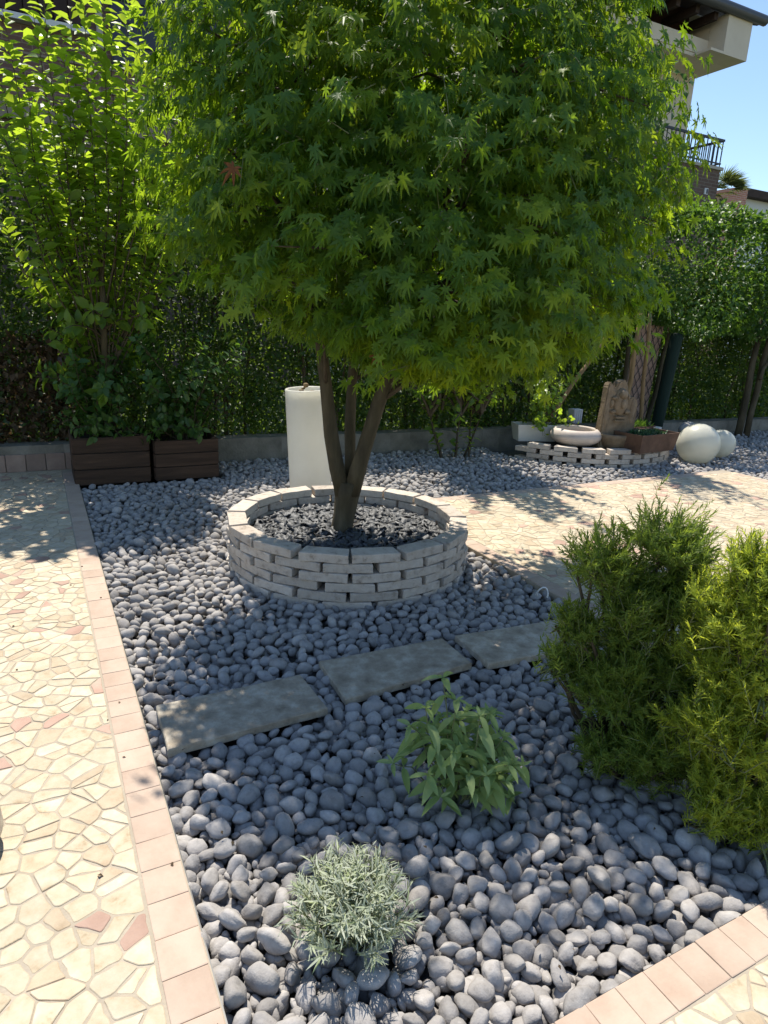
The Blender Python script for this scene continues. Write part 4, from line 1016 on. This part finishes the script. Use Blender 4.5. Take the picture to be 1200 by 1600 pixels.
# half-round brick bed at the back
cbed = sroot('brick_bed', CB[0], CB[1], 0, 'low curved bed edged with pale stacked bricks by the back hedge', 'raised bed')
cb_me = [bevel_box('brick', 0.246, 0.11, 0.05, 0.005, 2, 0.003, 0.86, 2) for _ in range(4)]
NB2 = 11; half = math.pi
for cidx in range(4):
    for j in range(NB2):
        an = math.pi * 1.13 + half * 0.9 * (j + (0.5 if cidx % 2 else 0)) / NB2
        o = new_obj('brick', cb_me[j % 4], cbed, 'brick'); rm = CB[2] - 0.055
        o.location = (math.cos(an) * rm, math.sin(an) * rm, -0.045 + 0.054 * (cidx + 0.5)); o.rotation_euler = (random.uniform(-.015, .015), 0, an + R(90))
prism([(0.55, 0.3)] + [(-0.72, -0.1)] + [(1.05 * math.cos(t), 1.05 * math.sin(t)) for t in np.linspace(math.pi * 1.15, math.pi * 2.02, 24)], -0.1, 0.135).build('soil', 'soil', cbed)

# white trough, bowl
wt = sroot('white_trough', 5.0, 5.82, 0.14, 'white rectangular plastic trough with a leafy plant, beside the round bowl', 'planter', None, R(-18))
def trough(rt_, w, d, h, mat, t=0.012, fl=0.03):
    mb = MB(); x, y = w / 2, d / 2; xb, yb = x - fl, y - fl
    V = [(-xb, -yb, 0), (xb, -yb, 0), (xb, yb, 0), (-xb, yb, 0), (-x, -y, h), (x, -y, h), (x, y, h), (-x, y, h), (-x + t, -y + t, h), (x - t, -y + t, h), (x - t, y - t, h), (-x + t, y - t, h), (-xb + t, -yb + t, 0.03), (xb - t, -yb + t, 0.03), (xb - t, yb - t, 0.03), (-xb + t, yb - t, 0.03)]
    mb.add(V, [(3, 2, 1, 0)] + [(k * 4 + j, k * 4 + (j + 1) % 4, (k + 1) * 4 + (j + 1) % 4, (k + 1) * 4 + j) for k in range(3) for j in range(4)])
    mb.build('tub', mat, rt_); 
    mb = MB(); mb.box(-x + t + 0.003, x - t - 0.003, -y + t + 0.003, y - t - 0.003, h * 0.6, h * 0.85); mb.build('soil', 'soil', rt_)
trough(wt, 0.5, 0.24, 0.19, 'whitepot')
base = S(5.12, 5.85, 0.22)
tp = root('trough_plant', base, 'bright leafy plant growing over the white trough and the bowl', 'plant')
stems = []
for i in range(26):
    q = S(5.12 + random.uniform(-0.42, 0.28), 5.8 + random.uniform(-.32, .2), random.uniform(0.15, 1.0)); stems.append(arc(S(5.12 + random.uniform(-.1, .1), 5.85, 0.24), q, 6, 0.12, 0.02))
shoots_plant(tp, base, stems, oval_template(0.33, 0.14, 0.25, 2), 'apple', 0.075, 0.03, 0.005, 110, start=0.25)
bw = sroot('round_bowl', 5.24, 5.42, 0.155, 'wide shallow beige bowl planter with a rounded rim on the brick bed', 'planter')
MB().lathe([(0.12, 0.0), (0.22, 0.012), (0.29, 0.05), (0.325, 0.10), (0.325, 0.14), (0.30, 0.185), (0.265, 0.21), (0.245, 0.208), (0.235, 0.19), (0.25, 0.14), (0.24, 0.1), (0.001, 0.1)], 40).build('bowl', 'beigebowl', bw); bw.scale = (0.86, 0.86, 0.86)
sp = sroot('small_white_box', 5.85, 6.1, 0.27, 'small ribbed white box by the hedge, between the bowl and the carved stone', 'box')
mb = MB(); mb.box(-0.07, 0.07, -0.05, 0.05, 0, 0.17)
for i in range(4): mb.box(-0.062 + i * 0.035, -0.045 + i * 0.035, -0.058, -0.0505, 0.01, 0.16)
mb.build('box_body', 'whitepaint', sp)
mb = MB(); mb.box(-0.01, 0.01, -0.01, 0.01, -0.2, 0.0); mb.build('post', 'metal', sp)

# carved stone fountain
st = sroot('carved_stone', 5.62, 5.22, 0.13, 'weathered carved stone wall fountain with a face and a jagged top', 'statue', None, R(-14))
out = [(-0.22, 0.0), (0.22, 0.0), (0.2, 0.18), (0.2, 0.5), (0.17, 0.56), (0.12, 0.58), (0.09, 0.56), (0.06, 0.66), (0.03, 0.74), (-0.02, 0.76), (-0.07, 0.73), (-0.09, 0.66), (-0.12, 0.67), (-0.14, 0.72), (-0.17, 0.73), (-0.19, 0.68), (-0.2, 0.5), (-0.215, 0.18)]
bm = bmesh.new(); vs = [bm.verts.new((p[0], -0.055, p[1])) for p in out]; f = bm.faces.new(vs)
r_ = bmesh.ops.extrude_face_region(bm, geom=[f]); bmesh.ops.translate(bm, verts=[v for v in r_['geom'] if isinstance(v, bmesh.types.BMVert)], vec=(0, 0.11, 0))
bmesh.ops.recalc_face_normals(bm, faces=bm.faces[:]); bmesh.ops.bevel(bm, geom=bm.edges[:], offset=0.012, segments=2, affect='EDGES')
for v in bm.verts: v.co += Vector(noise.noise_vector(v.co * 14)) * 0.008
me = bpy.data.meshes.new('stone_slab'); bm.to_mesh(me); bm.free(); new_obj('stone_slab', me, st, 'sandstone')
fc = MB(); fc.ball((-0.02, -0.06, 0.52), (0.085, 0.05, 0.15)); fc.ball((-0.02, -0.10, 0.60), (0.05, 0.035, 0.05)); fc.ball((-0.02, -0.115, 0.5), (0.022, 0.03, 0.05))
fc.ball((-0.105, -0.075, 0.415), (0.032, 0.03, 0.024)); fc.ball((0.065, -0.08, 0.41), (0.034, 0.032, 0.026)); fc.ball((-0.1, -0.075, 0.56), (0.04, 0.03, 0.022)); fc.ball((0.055, -0.075, 0.57), (0.02, 0.025, 0.035)); fc.ball((-0.12, -0.06, 0.5), (0.025, 0.02, 0.05))
fc.ball((0.14, -0.05, 0.42), (0.035, 0.02, 0.14)); fc.ball((-0.16, -0.05, 0.35), (0.03, 0.02, 0.16))
fc.build('carved_face', 'sandstone', st)
mb = MB(); mb.box(-0.075, 0.045, -0.105, -0.05, 0.345, 0.365); mb.box(-0.08, 0.05, -0.1, -0.05, 0.31, 0.325); mb.build('mouth', 'sandstone', st)
bs_ = MB(); n = 20; V = []; 
prof = [(0.10, 0.0), (0.16, 0.05), (0.19, 0.13), (0.2, 0.17), (0.18, 0.175), (0.15, 0.12)]
for r, z in prof:
    for j in range(n + 1):
        t = math.pi + math.pi * j / n; V.append((r * 1.08 * math.cos(t), -0.04 + r * 0.9 * math.sin(t), z))
bs_.add(V, [(i * (n + 1) + j, i * (n + 1) + j + 1, (i + 1) * (n + 1) + j + 1, (i + 1) * (n + 1) + j) for i in range(len(prof) - 1) for j in range(n)], True)
bs_.build('basin', 'sandstone', st)

rt1 = sroot('rust_trough', 5.9, 5.02, 0.137, 'rust brown trough of succulents at the front of the brick bed', 'planter', None, R(6))
trough(rt1, 0.66, 0.36, 0.2, 'rust')
base = S(5.88, 5.01, 0.285)
su = root('succulents', base, 'low blue green succulents growing in the rust brown trough', 'plant')
n = 420; P = np.c_[RNG.uniform(-0.2, 0.2, n), RNG.uniform(-0.1, 0.1, n), RNG.uniform(0, 0.05, n)] @ np.array(SITE.to_3x3()).T
t = RNG.normal(size=(n, 3)) * 0.7 + np.array((0, 0, 0.7)); o = new_obj('foliage', scatter('foliage', *oval_template(0.2, 0.1, -0.1, 1), P, frames(t, rand_dir(n)), RNG.uniform(0.03, 0.06, n)), su, 'succulent'); tag(o, kind='stuff')
rt2 = sroot('brown_trough', 6.3, 5.62, 0.137, 'darker brown trough of grassy plants behind the rust trough', 'planter', None, R(4))
trough(rt2, 0.6, 0.26, 0.16, 'rust')
base = S(6.3, 5.62, 0.265)
su = root('grassy_tuft', base, 'fine grassy tuft growing in the darker brown trough', 'plant')
n = 900; P = np.c_[RNG.uniform(-0.22, 0.24, n), RNG.uniform(-0.08, 0.08, n), np.zeros(n)] @ np.array(SITE.to_3x3()).T
t = RNG.normal(size=(n, 3)) * 0.5 + np.array((0, 0, 0.9)); o = new_obj('foliage', scatter('foliage', *lozenge_template(0.05, 0.01, 0.3), P, frames(t, rand_dir(n)), RNG.uniform(0.06, 0.13, n)), su, 'laurel'); tag(o, kind='stuff')
wp = sroot('small_white_pot', 6.62, 5.5, 0.137, 'tiny white pot at the end of the darker brown trough', 'pot')
MB().lathe([(0.03, 0), (0.035, 0.12), (0.052, 0.125), (0.052, 0.15), (0.04, 0.15), (0.03, 0.1)], 20).build('pot_body', 'whitepot', wp)

# stakes, screen and green post
def stake(p, q, r, label):
    o = MB().tube([(0, 0, 0)] + [tuple(Vector(v) - S(*p)) for v in arc(S(*p), S(*q), 5, 0, 0.008)[1:]], [r, r, r * 0.97, r * 0.95, r * 0.9], 9, wob=0.1).build('wooden_stake', 'stake')
    o.location = S(*p); tag(o, label, 'stake', 'wooden stakes by the back hedge')
stake((5.2, 5.95, 0.2), (6.05, 5.95, 1.35), 0.025, 'wooden pole leaning diagonally above the beige bowl')
stake((6.5, 5.98, 0.02), (6.58, 5.95, 1.6), 0.032, 'upright wooden stake just right of the carved stone')
stake((6.8, 5.9, 0.02), (6.66, 5.9, 1.6), 0.026, 'darker upright wooden stake in front of the lattice screen')
sc_ = sroot('lattice_screen', 6.93, 6.15, 0.1, 'narrow pinkish screen behind diamond wire mesh, beside the dark green post', 'screen')
mb = MB(); mb.box(-0.24, 0.22, 0.02, 0.04, 0, 1.38); mb.build('panel', surf('faded pink board', [(0.3, (0.26, 0.17, 0.13)), (0.7, (0.36, 0.25, 0.2))], 5, piece=0), sc_)
mb = MB()
for i in range(-14, 6):
    for sgn in (1, -1):
        x0 = i * 0.1; p = []
        for k in range(29):
            t = k * 0.05; xx = (x0 + t * 0.62) * 1.0
            xx = xx if sgn == 1 else -xx
            if -0.24 < xx < 0.22: p.append((xx, -0.004 * sgn, t))
        if len(p) > 1: mb.tube(p, 0.004, 4, cap=False)
mb.build('wire_mesh', 'metal', sc_); sc_.rotation_euler = (0, R(4), TH)
gp = MB(); gp.lathe([(0.001, 0), (0.12, 0.0), (0.15, 0.03), (0.155, 0.5), (0.16, 1.0), (0.16, 1.35), (0.14, 1.4), (0.001, 1.42)], 12)
o = gp.build('green_post', 'green'); o.location = S(7.17, 5.98, 0.05); o.rotation_euler = (0, R(5), TH); o.scale = (0.5, 0.5, 0.95)
tag(o, 'thick dark green post standing against the shaded hedge', 'post')

# white cable loop by the path, grey pot at the left edge
o = MB().tube([(0.03 * math.cos(t) , 0.01 * math.sin(2 * t), 0.035 + 0.035 * math.sin(t)) for t in np.linspace(-0.6, 3.8, 14)], 0.004, 6).build('cable_loop', 'cable')
o.location = (0.865, 3.25, -0.005); tag(o, 'small loop of white cable sticking out of the pebbles by the rosemary', 'cable')
po = root('grey_pot', (-1.118, 1.37, 0.0), 'rounded grey pot mostly cut off by the left edge of the photo', 'pot')
MB().lathe([(0.001, 0), (0.1, 0.0), (0.14, 0.02), (0.153, 0.055), (0.15, 0.1), (0.135, 0.13), (0.125, 0.13), (0.12, 0.1), (0.001, 0.09)], 40).build('pot_body', 'steel', po)

# a little dry litter on stones and paving
n = 260
la = RNG.uniform(-1.6, 2.4, n); lb2 = RNG.uniform(0.8, 6.2, n); on = la > 0.23
lp = Sn(la, lb2, np.where(on, 0.006, 0.003)); lp[:, 2] += np.where(on, RNG.uniform(-0.012, 0.012, n), 0)
keep = [(not on[i]) or bed_ok(la[i], lb2[i], 0.02) for i in range(n)]; keep = np.array(keep) & ~((~on) & (la < 0.0) & (RNG.uniform(0, 1, n) < 0.55))
lp = lp[keep]; n = len(lp)
o = new_obj('leaf_litter', scatter('leaf_litter', *lozenge_template(0.28, 0.12, 0.25), lp, frames(norm(np.c_[RNG.normal(size=(n, 2)), np.zeros(n)]), norm(np.c_[RNG.normal(size=(n, 2)) * 0.35, np.ones(n)])), RNG.uniform(0.006, 0.018, n)), None, 'deadleaf')
tag(o, 'small dry brown leaf bits scattered on the pebbles and paving', 'leaf litter', None, 'stuff')

# ------------------------------------------------------------------ houses
hs = sroot('house', 0, 0, 0, 'cream house with a deep dark eave and a brick balcony, beyond the hedge at right', 'house')
def part(name, mat, boxes, parent=hs):
    mb = MB()
    for b in boxes: mb.box(*b)
    return mb.build(name, mat, parent)
part('wall', 'plaster', [(5, 15.45, 13.4, 22, 0, 8.86)])
part('cornice', 'plaster', [(5, 15.45, 12.47, 13.395, 7.55, 7.62), (14.62, 15.45, 12.0, 12.465, 7.55, 8.357), (5, 14.615, 12.45, 12.60, 7.625, 7.93), (14.62, 15.45, 12.47, 13.39, 7.625, 8.357), (14.2, 14.617, 12.0, 12.44, 7.55, 7.6)])
part('loggia_wall', 'redwood', [(5, 14.6, 13.1, 13.38, 7.63, 8.75)])
rf = part('roof', 'roof', [(4, 15.75, 12.0, 12.1, 8.36, 8.5)])
mb = MB(); mb.add([(4, 12.11, 8.52), (15.75, 12.11, 8.52), (15.75, 17, 10.5), (4, 17, 10.5), (4, 12.11, 8.36), (15.75, 12.11, 8.36), (15.75, 17, 10.34), (4, 17, 10.34)], [(0, 1, 2, 3), (7, 6, 5, 4), (0, 4, 5, 1), (1, 5, 6, 2), (3, 2, 6, 7), (0, 3, 7, 4)]); mb.build('eave_boards', 'darkwood', rf)
mb = MB(); mb.tube([(4, 11.95, 8.42), (15.8, 11.95, 8.42)], 0.11, 12); mb.build('gutter', 'roof', rf)
for i in range(8):
    mb = MB(); mb.box(14.3 - i * 0.62, 14.42 - i * 0.62, 12.13, 13.05, 8.2, 8.36); mb.build('rafter', 'darkwood', hs)
part('balcony_wall', 'brickwall', [(9, 15.45, 12.2, 13.38, 2.0, 5.26)])
part('balcony_coping', 'band', [(8.9, 15.5, 12.15, 13.385, 5.263, 5.33)])
rl = part('railing', 'metal', [(9, 15.45, 12.2, 12.25, 5.9, 5.95), (9, 15.45, 12.21, 12.24, 5.40, 5.43), (15.405, 15.45, 12.252, 13.38, 5.9, 5.95), (15.41, 15.44, 12.252, 13.38, 5.40, 5.43)])
for i in range(26):
    mb = MB(); x = 15.42 - i * 0.14; mb.box(x - 0.01, x + 0.01, 12.215, 12.235, 5.33, 5.9); mb.build('baluster', 'metal', rl)
for i in range(8):
    mb = MB(); y = 12.36 + i * 0.13; mb.box(15.415, 15.435, y - 0.01, y + 0.01, 5.33, 5.9); mb.build('baluster', 'metal', rl)
mb = MB(); mb.box(14.98, 15.1, 12.17, 12.197, 4.68, 4.82); v_ = mb.build('vent', 'whitepaint', hs)
mb = MB(); mb.box(15.035, 15.085, 12.163, 12.169, 4.7, 4.8); mb.build('vent_flap', 'shutter', v_)

h2 = sroot('house', 0, 0, 0, 'pinkish brown brick house with a dark boarded balcony, behind the potted tree at left', 'house')
part('wall', 'brickpink', [(-9, 4.5, 12.6, 20, 4.3, 9)], h2); part('lower_wall', 'plasterbrown', [(-9, 4.5, 12.62, 20, 0, 4.05)], h2); part('band', 'bandbrown', [(-9, 4.5, 12.52, 20, 4.053, 4.297)], h2)
part('ledge', 'whitepaint', [(-9, 1.18, 12.42, 12.595, 5.34, 5.42)], h2)
for i in range(32):
    x = 1.1 - i * 0.2
    if x > -5: part('balcony_board', 'darkwood', [(x - 0.18, x, 12.46, 12.5, 5.45, 6.9)], h2)
part('downpipe', 'steel', [], h2) if False else None
mb = MB(); mb.tube([(1.34, 12.5, 5.2), (1.34, 12.5, 9)], 0.05, 10); mb.build('downpipe', 'whitepaint', h2)
sh_ = part('shutter', 'shutter', [(1.5, 3.2, 12.54, 12.595, 5.0, 7.4)], h2)
for i in range(8): part('slat', 'shutter', [(1.52, 3.18, 12.515, 12.538, 5.05 + i * 0.29, 5.30 + i * 0.29)], sh_)
for i, zz in enumerate((4.62, 4.95)): part('string_course', 'bandbrown', [(-9, 4.4, 12.575, 12.598, zz, zz + 0.03)], h2)

h3 = sroot('house', 0, 0, 0, 'distant low house with dark roof and red brick chimney wall, above the right hedge', 'house')
part('wall', 'whitepaint', [(27.3, 40, 20.3, 30, 0, 7.0)], h3); part('roof', 'darkwood', [(26.95, 40, 19.9, 30, 7.0, 7.3)], h3); part('chimney', 'brickred', [(26.2, 27.05, 19.85, 20.9, 0, 7.2)], h3)

# palm
pb = S(19.15, 15.0, 0)
pm = root('palm_tree', pb, 'small fan palm rising above the hedge beside the brick balcony', 'tree')
mb = MB(); mb.tube([(0, 0, 0), (0.05, 0, 2.5), (0, 0.05, 5.4)], [0.2, 0.17, 0.16], 10, wob=0.3); mb.build('trunk', 'bark', pm)
P, T, N, Sz = [], [], [], []
for i in range(30):
    an = random.uniform(0, 6.28); el = random.uniform(0.1, 1.3); c = np.array((0, 0, 5.5)); d = np.array((math.cos(an) * math.cos(el), math.sin(an) * math.cos(el), math.sin(el)))
    hub = c + d * 0.4; sd = norm(np.cross(d, (0, 0, 1.0)))
    for k in range(15):
        f = (k - 7) / 7 * 1.2; P.append(hub); T.append(d * math.cos(f) + sd * math.sin(f) + np.array((0, 0, -0.15))); N.append(np.cross(sd, d)); Sz.append(0.5 * RNG.uniform(0.85, 1.1))
o = new_obj('fronds', scatter('fronds', *lozenge_template(0.035, 0.01, 0.2), np.array(P), frames(np.array(T), np.array(N)), np.array(Sz)), pm, 'palm'); tag(o, kind='stuff')
print('pebbles', N_PEB, 'maple leaves', len(LP))
